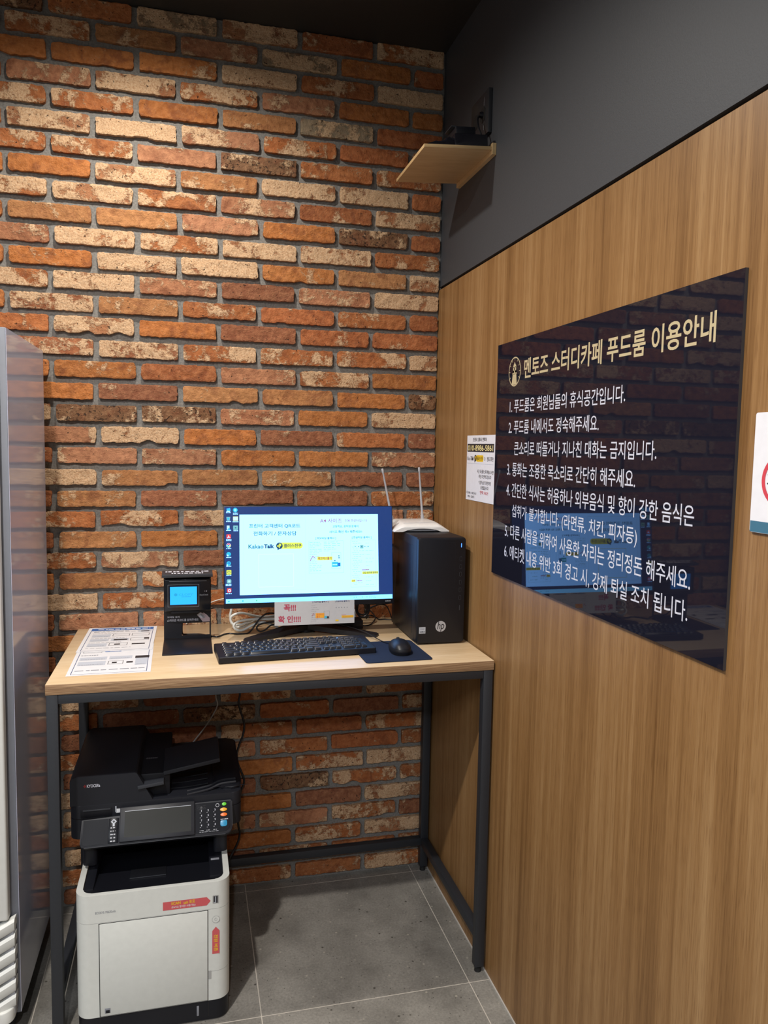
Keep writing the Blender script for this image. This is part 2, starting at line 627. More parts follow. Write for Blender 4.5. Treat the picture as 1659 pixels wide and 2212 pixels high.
def thing(name, label, cat, loc, rz=0.0, group=None):
    o = bpy.data.objects.new(name, None)
    o.empty_display_size = 0.05
    COL.objects.link(o)
    o.location = loc
    o.rotation_euler = (0, 0, rz)
    WORLD[o.name] = Matrix.Translation(loc) @ Matrix.Rotation(rz, 4, 'Z')
    return tag(o, label, cat, group)


def tag(o, label, cat, group=None):
    o['label'] = label
    o['category'] = cat
    if group:
        o['group'] = group
    return o


def struct(o):
    o['kind'] = 'structure'
    return o


def rebase(o):
    """give a top-level mesh an origin at its own base"""
    me = o.data
    xs = [v.co for v in me.vertices]
    c = Vector(((min(p.x for p in xs) + max(p.x for p in xs)) / 2,
                (min(p.y for p in xs) + max(p.y for p in xs)) / 2, min(p.z for p in xs)))
    me.transform(Matrix.Translation(-c))
    o.location = c
    WORLD[o.name] = Matrix.Translation(c)
    return o


def local(o):
    """matrix to build parts given in a thing's own axes"""
    return WORLD[o.name]


_TXT = {}


def glyphs(body, bold=0.0, shear=0.0):
    key = (body, bold, shear)
    if key in _TXT:
        return _TXT[key]
    c = bpy.data.curves.new('lettering', 'FONT')
    c.body = body
    c.size = 1
    c.offset = bold
    c.shear = shear
    c.resolution_u = 3
    o = bpy.data.objects.new('lettering', c)
    COL.objects.link(o)
    dg = bpy.context.evaluated_depsgraph_get()
    me = bpy.data.meshes.new_from_object(o.evaluated_get(dg))
    vs = [(v.co.x, v.co.y) for v in me.vertices]
    fs = [tuple(p.vertices) for p in me.polygons]
    bpy.data.objects.remove(o)
    bpy.data.curves.remove(c)
    bpy.data.meshes.remove(me)
    x0, x1 = min(p[0] for p in vs), max(p[0] for p in vs)
    y0, y1 = min(p[1] for p in vs), max(p[1] for p in vs)
    vs = [((x - x0) / (x1 - x0), (y - y0) / (y1 - y0)) for x, y in vs]
    _TXT[key] = (vs, fs, (x1 - x0) / (y1 - y0))
    return _TXT[key]


class Art:
    """flat printed or lit graphics: polygons in a plane, later layers a hair in front"""

    def __init__(self, flip=1):
        self.items = []
        self.flip = flip     # -1 when v is measured downwards

    def poly(self, pts, m, layer=1):
        self.items.append(([Vector((x, y * self.flip)) for x, y in pts], [tuple(range(len(pts)))], m, layer))
        return self

    def rect(self, x0, y0, x1, y1, m, layer=1):
        return self.poly([(x0, y0), (x1, y0), (x1, y1), (x0, y1)], m, layer)

    def rrect(self, x0, y0, x1, y1, r, m, layer=1):
        return self.poly(rounded(x0, min(y0, y1), x1, max(y0, y1), [r] * 4, 5), m, layer)

    def frame(self, x0, y0, x1, y1, t, m, layer=1):
        y0, y1 = min(y0, y1), max(y0, y1)
        self.rect(x0, y0, x1, y0 + t, m, layer)
        self.rect(x0, y1 - t, x1, y1, m, layer)
        self.rect(x0, y0 + t, x0 + t, y1 - t, m, layer)
        self.rect(x1 - t, y0 + t, x1, y1 - t, m, layer)
        return self

    def disc(self, x, y, r, m, layer=1, ry=None, n=32, a0=0, a1=2 * pi):
        ry = ry or r
        full = abs(a1 - a0 - 2 * pi) < 1e-6
        pts = [(x + r * cos(a0 + (a1 - a0) * i / n), y + ry * sin(a0 + (a1 - a0) * i / n)) for i in range(n if full else n + 1)]
        if not full:
            pts.append((x, y))
        return self.poly(pts, m, layer)

    def ring(self, x, y, r, t, m, layer=1, ry=None, n=48):
        ry = ry or r
        vs, fs = [], []
        for i in range(n):
            a = 2 * pi * i / n
            vs.append(Vector((x + r * cos(a), (y + ry * sin(a)) * self.flip)))
            vs.append(Vector((x + (r - t) * cos(a), (y + (ry - t) * sin(a)) * self.flip)))
        for i in range(n):
            j = (i + 1) % n
            fs.append((2 * i, 2 * j, 2 * j + 1, 2 * i + 1))
        self.items.append((vs, fs, m, layer))
        return self

    def line(self, x0, y0, x1, y1, t, m, layer=1):
        d = Vector((x1 - x0, y1 - y0))
        n = Vector((-d.y, d.x)).normalized() * t / 2
        return self.poly([(x0 + n.x, y0 + n.y), (x1 + n.x, y1 + n.y), (x1 - n.x, y1 - n.y), (x0 - n.x, y0 - n.y)], m, layer)

    def text(self, body, x0, y0, x1, y1, m, layer=2, bold=0.0, shear=0.0, rot=0):
        """fit the lettering into the box; y0 is its bottom edge"""
        vs, fs, _ = glyphs(body, bold, shear)
        if rot == 0:
            out = [Vector((x0 + (x1 - x0) * u, (y0 + (y1 - y0) * v) * self.flip)) for u, v in vs]
        else:   # reading downwards
            out = [Vector((x0 + (x1 - x0) * v, (y1 + (y0 - y1) * u) * self.flip)) for u, v in vs]
        self.items.append((out, fs, m, layer))
        return self

    def dashes(self, x0, y0, x1, y1, m, seed, layer=1, gap=0.35, n=14):
        """one line of lettering too small to read"""
        rnd = random.Random(seed)
        x = x0
        w_ = (x1 - x0) / n
        while x < x1:
            l = w_ * rnd.uniform(0.5, 1.6)
            self.rect(x, y0, min(x + l, x1), y1, m, layer)
            x += l + w_ * gap * rnd.uniform(0.5, 1.5)
        return self

    def into(self, g, O, U, V, eps=0.00025, base=0.0):
        O, U, V = Vector(O), Vector(U).normalized(), Vector(V).normalized()
        Nn = U.cross(V)
        for vs, fs, m, layer in self.items:
            g.add([O + U * p.x + V * p.y + Nn * (base + eps * layer) for p in vs], fs, m)

    def build(self, name, O, U, V, parent=None, eps=0.00025, base=0.0, scale=1.0):
        O, U, V = Vector(O), Vector(U).normalized(), Vector(V).normalized()
        Nn = U.cross(V)
        g = Geo()
        for vs, fs, m, layer in self.items:
            g.add([O + U * p.x * scale + V * p.y * scale + Nn * (base + eps * layer) for p in vs], fs, m)
        me_o = g.build(name, parent, smooth=0)
        # all facets face outwards
        me = me_o.data
        n_loc = (WORLD[parent.name].inverted().to_3x3() @ Nn) if parent is not None else Nn
        bm = bmesh.new()
        bm.from_mesh(me)
        for f in bm.faces:
            f.normal_update()
            if f.normal.dot(n_loc) < 0:
                f.normal_flip()
        bm.to_mesh(me)
        bm.free()
        return me_o


def rounded(x0, y0, x1, y1, rad, n=6):
    """rounded rectangle, counter-clockwise; radii for corners x0y0, x1y0, x1y1, x0y1"""
    pts = []
    for (cx, cy, sx, sy, a0, r) in ((x0, y0, 1, 1, pi, rad[0]), (x1, y0, -1, 1, 1.5 * pi, rad[1]),
                                    (x1, y1, -1, -1, 0, rad[2]), (x0, y1, 1, -1, 0.5 * pi, rad[3])):
        if r <= 0:
            pts.append((cx, cy))
            continue
        for i in range(n + 1):
            a = a0 + 0.5 * pi * i / n
            pts.append((cx + sx * r + r * cos(a), cy + sy * r + r * sin(a)))
    return pts

# ------------------------------------------------------------------ room
CEIL = 2.892
g = Geo()
g.box((-3.6, -5.6, -0.06), (0.03, 0.03, 0.0), 'grey_stone_tile')
floor = struct(g.build('floor', smooth=0))
g = Geo()
g.box((-3.6, -5.6, CEIL), (0.03, 0.03, CEIL + 0.06), 'black_paint')
struct(g.build('ceiling', smooth=0))
struct(box((-3.66, -5.6, 0), (-3.6, 0.03, CEIL), 'grey_paint').build('wall_left', smooth=0))
struct(box((-3.6, -5.66, 0), (0.03, -5.6, CEIL), 'grey_paint').build('wall_front', smooth=0))

# right wall: painted board above, oak veneer below, a dark reveal between the two
ZP = 2.099
wall_right = struct(box((0.004, -5.6, ZP + 0.011), (0.05, 0.028, CEIL), 'charcoal_paint').build('wall_right', smooth=0))
g = Geo()
g.box((0.0, -5.6, 0.0), (0.03, 0.028, ZP), 'oak_veneer', 0.0008, 1)
pan = g.build('veneer_panel', wall_right, smooth=0)
pan['label'] = 'oak veneer panel lining the lower part of the wall'
struct(box((0.014, -5.6, ZP), (0.03, 0.028, ZP + 0.011), 'shadow_gap').build('trim_1', smooth=0))
struct(box((-0.004, -5.6, 0.0), (-0.0002, -0.001, 0.004), 'caulk').build('trim_2', smooth=0))

# brick wall ------------------------------------------------------
TONES = {   # colour, lime amount, dark flecks
    'O': ((0.43, 0.140, 0.032), 0.22, 0.10), 'T': ((0.42, 0.180, 0.066), 0.35, 0.15),
    'R': ((0.36, 0.102, 0.032), 0.30, 0.25), 'r': ((0.245, 0.080, 0.040), 0.22, 0.30),
    'M': ((0.39, 0.118, 0.034), 0.62, 0.35), 'P': ((0.36, 0.145, 0.065), 0.94, 0.40),
    'S': ((0.42, 0.175, 0.090), 0.58, 0.25), 'D': ((0.145, 0.070, 0.036), 0.50, 0.90),
    'W': ((0.34, 0.115, 0.050), 0.80, 0.30), 'g': ((0.24, 0.190, 0.125), 0.75, 0.40),
}
ROWS = {1: 'MDMgPRM', 2: 'OMTSgOR', 3: 'SOOOPMP', 4: 'MSPMSOO', 5: 'TMMOTgR', 6: 'OPPSMRM', 7: 'PMMSDMM',
        8: 'OOPTPPR', 9: 'RMPMSRP', 10: 'OTTSODR', 11: 'PSPMPPM', 12: 'OOPPOTP', 13: 'SMPSrSP', 14: 'OWTMRMR',
        15: 'RMPOrRR', 16: 'TWWMMMP', 17: 'OOORSMO', 18: 'MOrTTOD', 19: 'RPDDSOP', 20: 'OSPOrMr', 21: 'DRSSOOS',
        22: 'RPTTTrr', 23: 'ORTrrrM', 24: 'SMMSMSM', 25: 'PRTOOrM', 26: 'OMSrrMr', 27: 'MOTMrrM', 28: 'RPMMrSr',
        29: 'TRSSMrM', 30: 'ROMrrSr', 31: 'SRrSrMM', 32: 'PMrSrRM', 33: 'TRPrMrM', 34: 'PMrDRrM', 35: 'MrrMRM',
        36: 'OMrSMRM', 37: 'PrrOMP', 38: 'SMrrDMM', 39: 'TPMOrP', 40: 'OMrSSMr', 41: 'RPMOMP', 42: 'SMMrMMM', 43: 'MrrMMM'}


def course_z(k):
    if k <= 23:
        return 2.772 - (k - 2) * 0.06805
    if k <= 33:
        return 1.343 - (k - 23) * 0.0672
    return 0.671 - (k - 33) * 0.0659


def brick_wall():
    vs, fs, tone, traits, mi = [], [], [], [], []
    rnd = random.Random(21)
    XL = -3.5

    def one(x0, x1, z0, z1, key):
        seed = rnd.random()
        colr, lime, fleck = TONES[key]
        j = rnd.uniform(0.86, 1.14)
        hue = rnd.uniform(-0.05, 0.05)
        colr = (min(1, colr[0] * j), min(1, colr[1] * j * (1 + hue)), min(1, colr[2] * j * (1 + 2 * hue)))
        lime = lime + rnd.uniform(-0.1, 0.1)
        a, b = (x1 - x0) / 2, (z1 - z0) / 2
        cx, cz = (x0 + x1) / 2, (z0 + z1) / 2
        prot = rnd.uniform(-0.001, 0.0022)
        tx, tz = rnd.uniform(-0.002, 0.002), rnd.uniform(-0.0012, 0.0012)
        r = rnd.uniform(0.004, 0.012)
        chip = rnd.random() < 0.18
        visible = x1 > -1.75

        def axis(h, step):
            n = max(2, int((2 * h - 0.012) / step))
            inner = [-h + 0.006 + (2 * h - 0.012) * i / n for i in range(n + 1)]
            return [-h, -h, -h + 0.0022] + inner + [h - 0.0022, h, h]
        st = (0.0058, 0.0052) if visible else (0.05, 0.03)
        X, Z = axis(a, st[0]), axis(b, st[1])
        nx, nz = len(X), len(Z)
        base = len(vs)
        so = Vector((seed * 91, seed * 37, seed * 11))
        for ii, px in enumerate(X):
            for jj, pz in enumerate(Z):
                qx, qz = abs(px) - (a - r), abs(pz) - (b - r)
                x, z = px, pz
                if qx > 0 and qz > 0:
                    k = max(qx, qz) / hypot(qx, qz)
                    x = math.copysign(a - r + qx * k, px)
                    z = math.copysign(b - r + qz * k, pz)
                p = Vector((x + cx, 0, z + cz))
                d1 = noise.noise_vector(p * 26 + so)
                d2 = noise.noise_vector(p * 95 + so)
                d3 = noise.noise_vector(p * 190 + so)
                x += d1.x * 0.0020 + d2.x * 0.0022 + d3.x * 0.0012
                z += d1.z * 0.0016 + d2.z * 0.0022 + d3.z * 0.0012
                if chip:
                    cn = noise.noise(Vector((p.x * 22, seed * 50, 3.1)))
                    bite = max(0.0, cn) * 0.016
                    if z < 0:
                        z += bite * (-z / b)
                edge = ii in (0, nx - 1) or jj in (0, nz - 1)
                rim = ii in (1, nx - 2) or jj in (1, nz - 2)
                if edge:
                    y = 0.019
                else:
                    y = -prot + tx * x / a + tz * z / b
                    y += 0.0022 * noise.noise(p * 42 + so) + 0.0012 * noise.noise(p * 140 + so)
                    y += 0.0035 * max(0.0, noise.noise(p * 20 - so) - 0.25)
                    if rim:
                        y += 0.0007
                vs.append((x + cx, y, z + cz))
                tone.append((*colr, 1))
                traits.append((lime, seed, fleck, 1))
        for ii in range(nx - 1):
            for jj in range(nz - 1):
                if ii in (0, nx - 2) and jj in (0, nz - 2):
                    continue
                fs.append((base + ii * nz + jj, base + (ii + 1) * nz + jj, base + (ii + 1) * nz + jj + 1, base + ii * nz + jj + 1))
                mi.append(0)
    for k in range(1, 44):
        z0 = course_z(k)
        z1 = min(z0 + (0.0508 if k < 30 else 0.0495), CEIL - 0.001)
        row = ROWS[k]
        j = 0.112 if k % 2 == 0 else 0.242
        right = -0.004
        idx = len(row) - 1
        first = True
        x = -j
        while right > XL:
            jit = rnd.uniform(-0.004, 0.004)
            left = x + jit + 0.0085
            key = row[idx] if idx >= 0 else rnd.choice('OTRrMPSMR')
            dz = rnd.uniform(-0.0018, 0.0018)
            one(max(left, XL - 0.1), right, z0 + dz, z1 + dz + rnd.uniform(-0.0015, 0.001), key)
            right = x + jit - 0.0085
            x -= 0.2555
            idx -= 1
    # mortar bed
    n0 = len(vs)
    nxm, nzm = 260, 240
    for i in range(nxm + 1):
        for j_ in range(nzm + 1):
            x = -3.6 + 3.61 * i / nxm
            z = CEIL * j_ / nzm
            y = 0.0125 + 0.0008 * noise.noise(Vector((x * 30, 0, z * 30))) + 0.0008 * noise.noise(Vector((x * 90, 2, z * 90)))
            vs.append((x, y, z))
            tone.append((0.15, 0.14, 0.13, 1))
            traits.append((0, 0, 0, 1))
    for i in range(nxm):
        for j_ in range(nzm):
            a = n0 + i * (nzm + 1) + j_
            fs.append((a, a + nzm + 1, a + nzm + 2, a + 1))
            mi.append(1)
    me = bpy.data.meshes.new('wall_back')
    me.from_pydata(vs, [], fs)
    me.materials.append(MATS['weathered_brick'])
    me.materials.append(MATS['mortar'])
    me.polygons.foreach_set('material_index', mi)
    at = me.attributes.new('tone', 'FLOAT_COLOR', 'POINT')
    at.data.foreach_set('color', [c for t in tone for c in t])
    at = me.attributes.new('traits', 'FLOAT_COLOR', 'POINT')
    at.data.foreach_set('color', [c for t in traits for c in t])
    me.polygons.foreach_set('use_smooth', [True] * len(me.polygons))
    me.set_sharp_from_angle(angle=radians(50))
    o = bpy.data.objects.new('wall_back', me)
    COL.objects.link(o)
    return struct(o)


brick_wall()

# ------------------------------------------------------------------ table
TZ = 0.945
table = thing('work_table', 'plywood top table on a black steel frame in the corner', 'table', (-0.602, -0.303, 0))
g = Geo()
g.box((-1.199, -0.602, 0.918), (-0.005, -0.0095, TZ), 'ply_edge', 0.0012)
for i, f in enumerate(g.f):
    ps = [g.v[k] for k in f]
    nrm = (ps[1] - ps[0]).cross(ps[2] - ps[1])
    if abs(nrm.normalized().z) > 0.9:
        g.m[i] = g.slot('birch_face')
top = g.build('tabletop', table)
XR, XLg, YF, YB = -0.0075, -1.1975, -0.6005, -0.013
lw = 0.0275
for lx in (XLg, XR - lw):
    for ly in (YF, YB - lw):
        leg = box((lx, ly, 0.018), (lx + lw, ly + lw, 0.9175), 'anthracite_steel', 0.0012).build('leg', table)
        g = Geo()
        g.cyl((lx + lw / 2, ly + lw / 2, 0.0), (0, 0, 1), 0.0105, 0.0095, 0.013, 'rubber')
        g.cyl((lx + lw / 2, ly + lw / 2, 0.013), (0, 0, 1), 0.006, 0.006, 0.0055, 'anthracite_steel')
        g.build('foot', leg)
for ly in (YF, YB - lw):
    box((XLg + lw + 0.0004, ly + 0.001, 0.8935), (XR - lw - 0.0004, ly + lw - 0.001, 0.9175), 'anthracite_steel', 0.001).build('apron', table)
for lx in (XLg, XR - lw):
    box((lx + 0.001, YF + lw + 0.0004, 0.8935), (lx + lw - 0.001, YB - lw - 0.0004, 0.9175), 'anthracite_steel', 0.001).build('apron', table)
    box((lx + 0.001, YF + lw + 0.0004, 0.100), (lx + lw - 0.001, YB - lw - 0.0004, 0.127), 'anthracite_steel', 0.001).build('stretcher', table)
box((XLg + lw + 0.0004, YB - lw + 0.001, 0.100), (XR - lw - 0.0004, YB - 0.001, 0.127), 'anthracite_steel', 0.001).build('stretcher', table)

# ------------------------------------------------------------------ refrigerator
fr = thing('refrigerator', 'tall white refrigerator with glossy grey side left of the table', 'refrigerator', (-1.55, -0.33, 0))
g = Geo()
g.box((-1.83, -0.5735, 0.075), (-1.2762, -0.092, 1.818), 'fridge_trim', 0.002)
g.build('cabinet', fr)
g = Geo()
g.box((-1.2762, -0.5725, 0.076), (-1.2750, -0.093, 1.817), 'glossy_grey_panel')
p = g.build('side_panel', fr, smooth=0)
p['label'] = 'glossy grey side panel that mirrors the bricks'
g = Geo()
g.box((-1.829, -0.612, 0.348), (-1.2925, -0.582, 1.80), 'fridge_white', 0.006, 3)
door = g.build('door', fr)
g = Geo()
g.box((-1.765, -0.6135, 0.46), (-1.365, -0.6115, 1.72), 'black_gloss', 0.0008)
g.build('glass', door)
g = Geo()
g.box((-1.348, -0.6145, 0.92), (-1.312, -0.6115, 1.24), 'printer_grey', 0.001)
g.build('handle', door)
g = Geo()
g.box((-1.82, -0.582, 0.36), (-1.298, -0.574, 1.79), 'shadow_gap')  # dark slab painting the shade in the gap behind the door
g.build('door_gap_shade', fr, smooth=0)
# lower grille: swept louvres
g = Geo()
for i in range(6):
    zt = 0.330 - i * 0.040
    rings = []
    for k in range(15):
        t = k / 14
        x = -1.826 + 0.546 * t
        e = max(0.0, (t - 0.80) / 0.20)
        dz = 0.020 * (e ** 2)            # louvre ends sweep upwards
        pull = 0.024 * (1 - sqrt(max(0, 1 - e * e)))
        y0, y1 = -0.632 + pull, -0.603 + pull
        rings.append([(x, y1, zt + dz - 0.003), (x, y0 + 0.006, zt + dz - 0.001), (x, y0, zt + dz - 0.008),
                      (x, y0, zt + dz - 0.026), (x, y0 + 0.004, zt + dz - 0.032), (x, y1, zt + dz - 0.026)])
    g.sections(rings, 'fridge_white')
g.build('grille', fr, smooth=40)
g = Geo()
g.box((-1.826, -0.605, 0.095), (-1.282, -0.576, 0.335), 'router_grey', 0.003)
g.build('grille_back', fr)
g = Geo()
g.prism(rounded(-1.826, -0.632, -1.284, -0.576, (0.004, 0.03, 0, 0)), 0.086, 0.118, 'fridge_white', bevel=0.004)
g.build('kick_plate', fr)
g = Geo()
g.box((-1.80, -0.55, 0.012), (-1.30, -0.11, 0.077), 'black_matte', 0.003)
g.build('plinth', fr)
for fx in (-1.78, -1.32):
    for fy in (-0.53, -0.13):
        Geo().cyl((fx, fy, 0.0), (0, 0, 1), 0.018, 0.016, 0.0135, 'rubber').build('foot', fr)

# ------------------------------------------------------------------ printer
pr = thing('printer', 'multifunction printer, white body and black scanner top, standing under the table', 'printer', (-0.943, -0.35, 0))
XL_, XR_, YF_, YB_ = -1.137, -0.748, -0.616, -0.085


def foot_print(d=0.0, back=YB_):
    return rounded(XL_ + d, YF_ + d, XR_ - d, back - d, (0.036 - d, 0.036 - d, 0.006, 0.006), 10)


Geo().prism(foot_print(0.002), 0.004, 0.0585, 'black_plastic', bevel=0.001).build('base', pr)
for fx in (-1.10, -0.785):
    for fy in (-0.57, -0.13):
        Geo().cyl((fx, fy, 0), (0, 0, 1), 0.014, 0.013, 0.0045, 'rubber').build('foot', pr)
g = Geo()
g.prism(foot_print(), 0.0585, 0.3145, 'printer_white')
g.prism(foot_print(0.0012), 0.3145, 0.3157, 'printer_grey')
body = g.build('body', pr)
# raised rim round the output tray, open towards the back
inner = rounded(-1.121, -0.6030, -0.764, -0.40, (0.024, 0.024, 0, 0), 8)
outer = rounded(XL_, YF_, XR_, -0.40, (0.036, 0.036, 0, 0), 10)
no = len(outer)
inl = [p for p in inner]
# walk: outer from back-left round the front to back-right, then inner the other way
o_walk = [outer[-1]] + outer[:-1]
i_walk = [inl[-1]] + inl[:-1]
Geo().prism(o_walk + i_walk[::-1], 0.3157, 0.3905, 'printer_white', bevel=0.0015).build('rim', pr)
for sx in (XL_, XR_ - 0.016):
    box((sx, -0.4, 0.3157), (sx + 0.016, YB_, 0.3885), 'printer_white', 0.001).build('side_rail', pr)
g = Geo()
g.sections([[(-1.1205 + e_, y, z), (-0.7645 - e_, y, z), (-0.7645 - e_, y, 0.3158), (-1.1205 + e_, y, 0.3158)]
            for y, z, e_ in ((-0.6025, 0.3885, 0.024), (-0.598, 0.3875, 0.013), (-0.590, 0.386, 0.004), (-0.578, 0.384, 0.0), (-0.48, 0.368, 0.0), (-0.40, 0.355, 0.0), (-0.33, 0.347, 0.0), (-0.25, 0.340, 0.0))], 'black_plastic')
tray = g.build('output_tray', pr, smooth=30)
for gx0, gx1 in ((-1.1203, -1.096), (-0.800, -0.7647)):
    box((gx0, -0.578, 0.350), (gx1, -0.27, 0.3868), 'black_plastic', 0.0015).build('tray_side', tray)
tf = Matrix.Translation((-0.962, -0.497, 0.3715)) @ Matrix.Rotation(radians(-9.3), 4, 'X')
g = Geo()
g.box((-0.047, -0.034, -0.002), (0.047, 0.034, 0.0012), 'black_matte', 0.001, 2, tf)
g.box((-0.047, -0.0352, 0.0004), (0.047, -0.034, 0.0022), 'dark_plastic_light', 0, 2, tf)
g.build('paper_stop', tray)
box((-0.795, -0.500, 0.3868), (-0.772, -0.491, 0.3885), 'grey_print', 0.0006).build('tray_indicator', tray)
box((-1.1205, -0.25, 0.3158), (-0.7645, YB_, 0.463), 'black_matte').build('inner_wall', pr, smooth=0)
for x0, x1 in ((-1.136, -1.098), (-0.786, -0.7485)):
    g = Geo()
    g.prism(rounded(x0, -0.463, x1, -0.20, (0.01, 0.01, 0, 0)), 0.389, 0.466, 'dark_plastic')
    g.build('pillar', pr)
for x0 in (-1.055, -0.845):
    box((x0, -0.36, 0.425), (x0 + 0.014, -0.34, 0.466), 'dark_plastic', 0.001).build('tray_flag', pr)

# front door and small things on the white front
Yf = YF_
g = Geo()
g.box((-1.0798, Yf - 0.0006, 0.0595), (-0.8046, Yf + 0.01, 0.3139), 'shadow_gap')
g.box((-1.0780, Yf - 0.0016, 0.0605), (-0.8064, Yf + 0.009, 0.3125), 'printer_white', 0.0012)
fd = g.build('front_door', pr)
g = Geo()
g.box((-1.067, Yf - 0.0022, 0.068), (-1.053, Yf - 0.0005, 0.0815), 'grey_print', 0.0004)
g.box((-1.0645, Yf - 0.0026, 0.069), (-1.055, Yf - 0.002, 0.0765), 'black_plastic')
g.build('latch_window', fd)
g = Geo()
g.prism(rounded(-0.8045, -0.006, -0.797, 0.0, (0, 0, 0.0, 0.0)), 0.12, 0.143, 'printer_grey', Matrix.Translation((0, Yf + 0.0052, 0)))
g.build('door_tab', pr)
box((-0.835, Yf + 0.0005, 0.018), (-0.829, Yf + 0.004, 0.046), 'grey_print', 0.001).build('tray_gauge', pr)
for zz in (0.140,):
    Geo().prism(rounded(-0.803, YF_ - 0.0002, XR_ + 0.0002, -0.50, (0, 0.036, 0, 0), 10), zz, zz + 0.0009, 'printer_grey').build('seam', pr)
for xg in (-1.0795, -0.805):
    box((xg, Yf + 0.0014, 0.012), (xg + 0.0012, Yf + 0.003, 0.0585), 'shadow_gap').build('seam', pr, smooth=0)

a = Art()
a.rrect(-0.7935, 0.3295, -0.7775, 0.3525, 0.002, 'printer_grey', 1)
a.rect(-0.791, 0.3315, -0.780, 0.3505, 'socket_dark', 2)
a.rect(-0.7865, 0.3335, -0.7845, 0.3495, 'pale_print', 3)
a.rect(-0.7905, 0.332, -0.7845, 0.334, 'pale_print', 3)
a.build('usb_port', (0, Yf, 0), (1, 0, 0), (0, 0, 1), pr)
a = Art()
a.disc(-0.785, 0.2855, 0.0098, 'printer_white', 2)
a.ring(-0.785, 0.2855, 0.0100, 0.0010, 'printer_grey', 3)
a.ring(-0.785, 0.2855, 0.0040, 0.0007, 'printer_grey', 3)
a.rect(-0.7855, 0.2855, -0.7845, 0.2905, 'printer_grey', 4)
a.build('power_button', (0, Yf, 0), (1, 0, 0), (0, 0, 1), pr)
a = Art()
a.poly([(-0.9205, 0.3275), (-0.8085, 0.3275), (-0.7985, 0.339), (-0.8085, 0.3505), (-0.9205, 0.3505)], 'coral_sticker', 2)
a.text('SCAN', -0.8995, 0.3405, -0.8755, 0.3485, 'yellow_print', 3, 0.03)
a.text('usb 포트', -0.868, 0.3395, -0.8385, 0.3485, 'yellow_print', 3, 0.02)
a.text('(FAT32 형식만 사용가능)', -0.8985, 0.3300, -0.8375, 0.3375, 'paper', 3, 0.01)
s_ = a.build('sticker', (0, Yf, 0), (1, 0, 0), (0, 0, 1), pr)
s_['label'] = 'red arrow sticker pointing to the USB port'
a = Art()
a.poly([(-0.7945, 0.189), (-0.7755, 0.189), (-0.7755, 0.2535), (-0.785, 0.2645), (-0.7945, 0.2535)], 'coral_sticker', 2)
a.text('전원 버튼', -0.790, 0.196, -0.7795, 0.243, 'yellow_print', 3, 0.02, rot=1)
s_ = a.build('sticker', (0, Yf, 0), (1, 0, 0), (0, 0, 1), pr)
s_['label'] = 'red arrow sticker pointing up to the power button'
a = Art()
a.text('ECOSYS', -1.0870, 0.3405, -1.0655, 0.3465, 'grey_print', 2, 0.01)
a.text('M6630cidn', -1.0625, 0.3402, -1.0375, 0.3468, 'grey_print', 2)
a.build('lettering', (0, Yf, 0), (1, 0, 0), (0, 0, 1), pr)

# scanner unit
SX0, SX1, SYF, SYB = -1.168, -0.708, -0.461, -0.062
sc_fp = rounded(SX0, SYF, SX1, SYB, (0.028, 0.028, 0.02, 0.02), 8)
g = Geo()
g.prism(sc_fp, 0.4665, 0.5215, 'dark_plastic')
scan = g.build('scanner_bed', pr)
Geo().prism(rounded(SX0 + 0.002, SYF + 0.002, SX1 - 0.002, SYB - 0.002, (0.026, 0.026, 0.02, 0.02), 8), 0.5215, 0.524, 'shadow_gap').build('lid_gap', pr)
g = Geo()
g.prism(sc_fp, 0.524, 0.5605, 'dark_plastic', bevel=0.002)
lid = g.build('scanner_lid', pr)
box((-1.140, SYF - 0.0015, 0.5265), (-1.058, SYF + 0.004, 0.5500), 'black_matte', 0.0015).build('grip_recess', lid)
box((-1.134, SYF - 0.003, 0.5440), (-1.062, SYF + 0.004, 0.5480), 'dark_plastic_light', 0.001).build('grip', lid)
for i in range(5):
    yy = -0.40 + i * 0.035
    Geo().tube([(-0.93, yy, 0.5605), (-0.86, yy, 0.5615), (-0.80, yy, 0.5665)], 0.0022, 'black_matte').build('rib', lid)
for dy in (0.0, 0.022):
    Geo().tube([(-0.86, -0.452 + dy, 0.561), (-0.80, -0.437 + dy, 0.5645), (-0.765, -0.425 + dy, 0.572), (-0.722, -0.42 + dy, 0.573)], 0.0045, 'dark_plastic').build('rib', lid)
g = Geo()
g.prism(rounded(-0.785, -0.44, SX1 + 0.002, SYB - 0.005, (0.05, 0.03, 0.03, 0.02), 6), 0.5605, 0.570, 'black_plastic', bevel=0.004)
g.build('stacker', lid)
# document feeder on the left
g = Geo()
xz = [(SX0 + 0.001, 0.5605), (-0.9505, 0.5605), (-0.992, 0.640), (-0.997, 0.6425), (-1.150, 0.6425), (-1.160, 0.639), (-1.167, 0.629)]
ry = []
for y, s in ((SYF + 0.0005, 0.985), (SYF + 0.006, 1.0), (-0.30, 1.0), (-0.12, 1.0), (-0.075, 0.93)):
    ry.append([((x + 1.06) * (0.995 if s != 1 else 1) - 1.06, y, 0.5605 + (z - 0.5605) * s) for x, z in xz])
g.sections(ry, 'dark_plastic')
adf = g.build('document_feeder', pr, smooth=25)
a = Art()
a.text('KYOCERa', -1.1225, 0.6105, -1.0885, 0.6190, 'white_print', 2, 0.015)
a.poly([(-1.1315, 0.6147), (-1.1280, 0.6105), (-1.1255, 0.6105), (-1.1285, 0.6147), (-1.1255, 0.6190), (-1.1280, 0.6190)], 'dark_red_print', 2)
a.disc(-1.1262, 0.6147, 0.0020, 'dark_red_print', 2)
a.build('logo', (0, SYF + 0.0005, 0), (1, 0, 0), (0, 0, 1), adf)
box((-0.990, -0.435, 0.5605), (-0.905, -0.12, 0.625), 'black_matte', 0.004).build('feed_block', pr)
g = Geo()
tf = Matrix.Translation((-0.845, -0.365, 0.641)) @ Matrix.Rotation(radians(-9.5), 4, 'Y')
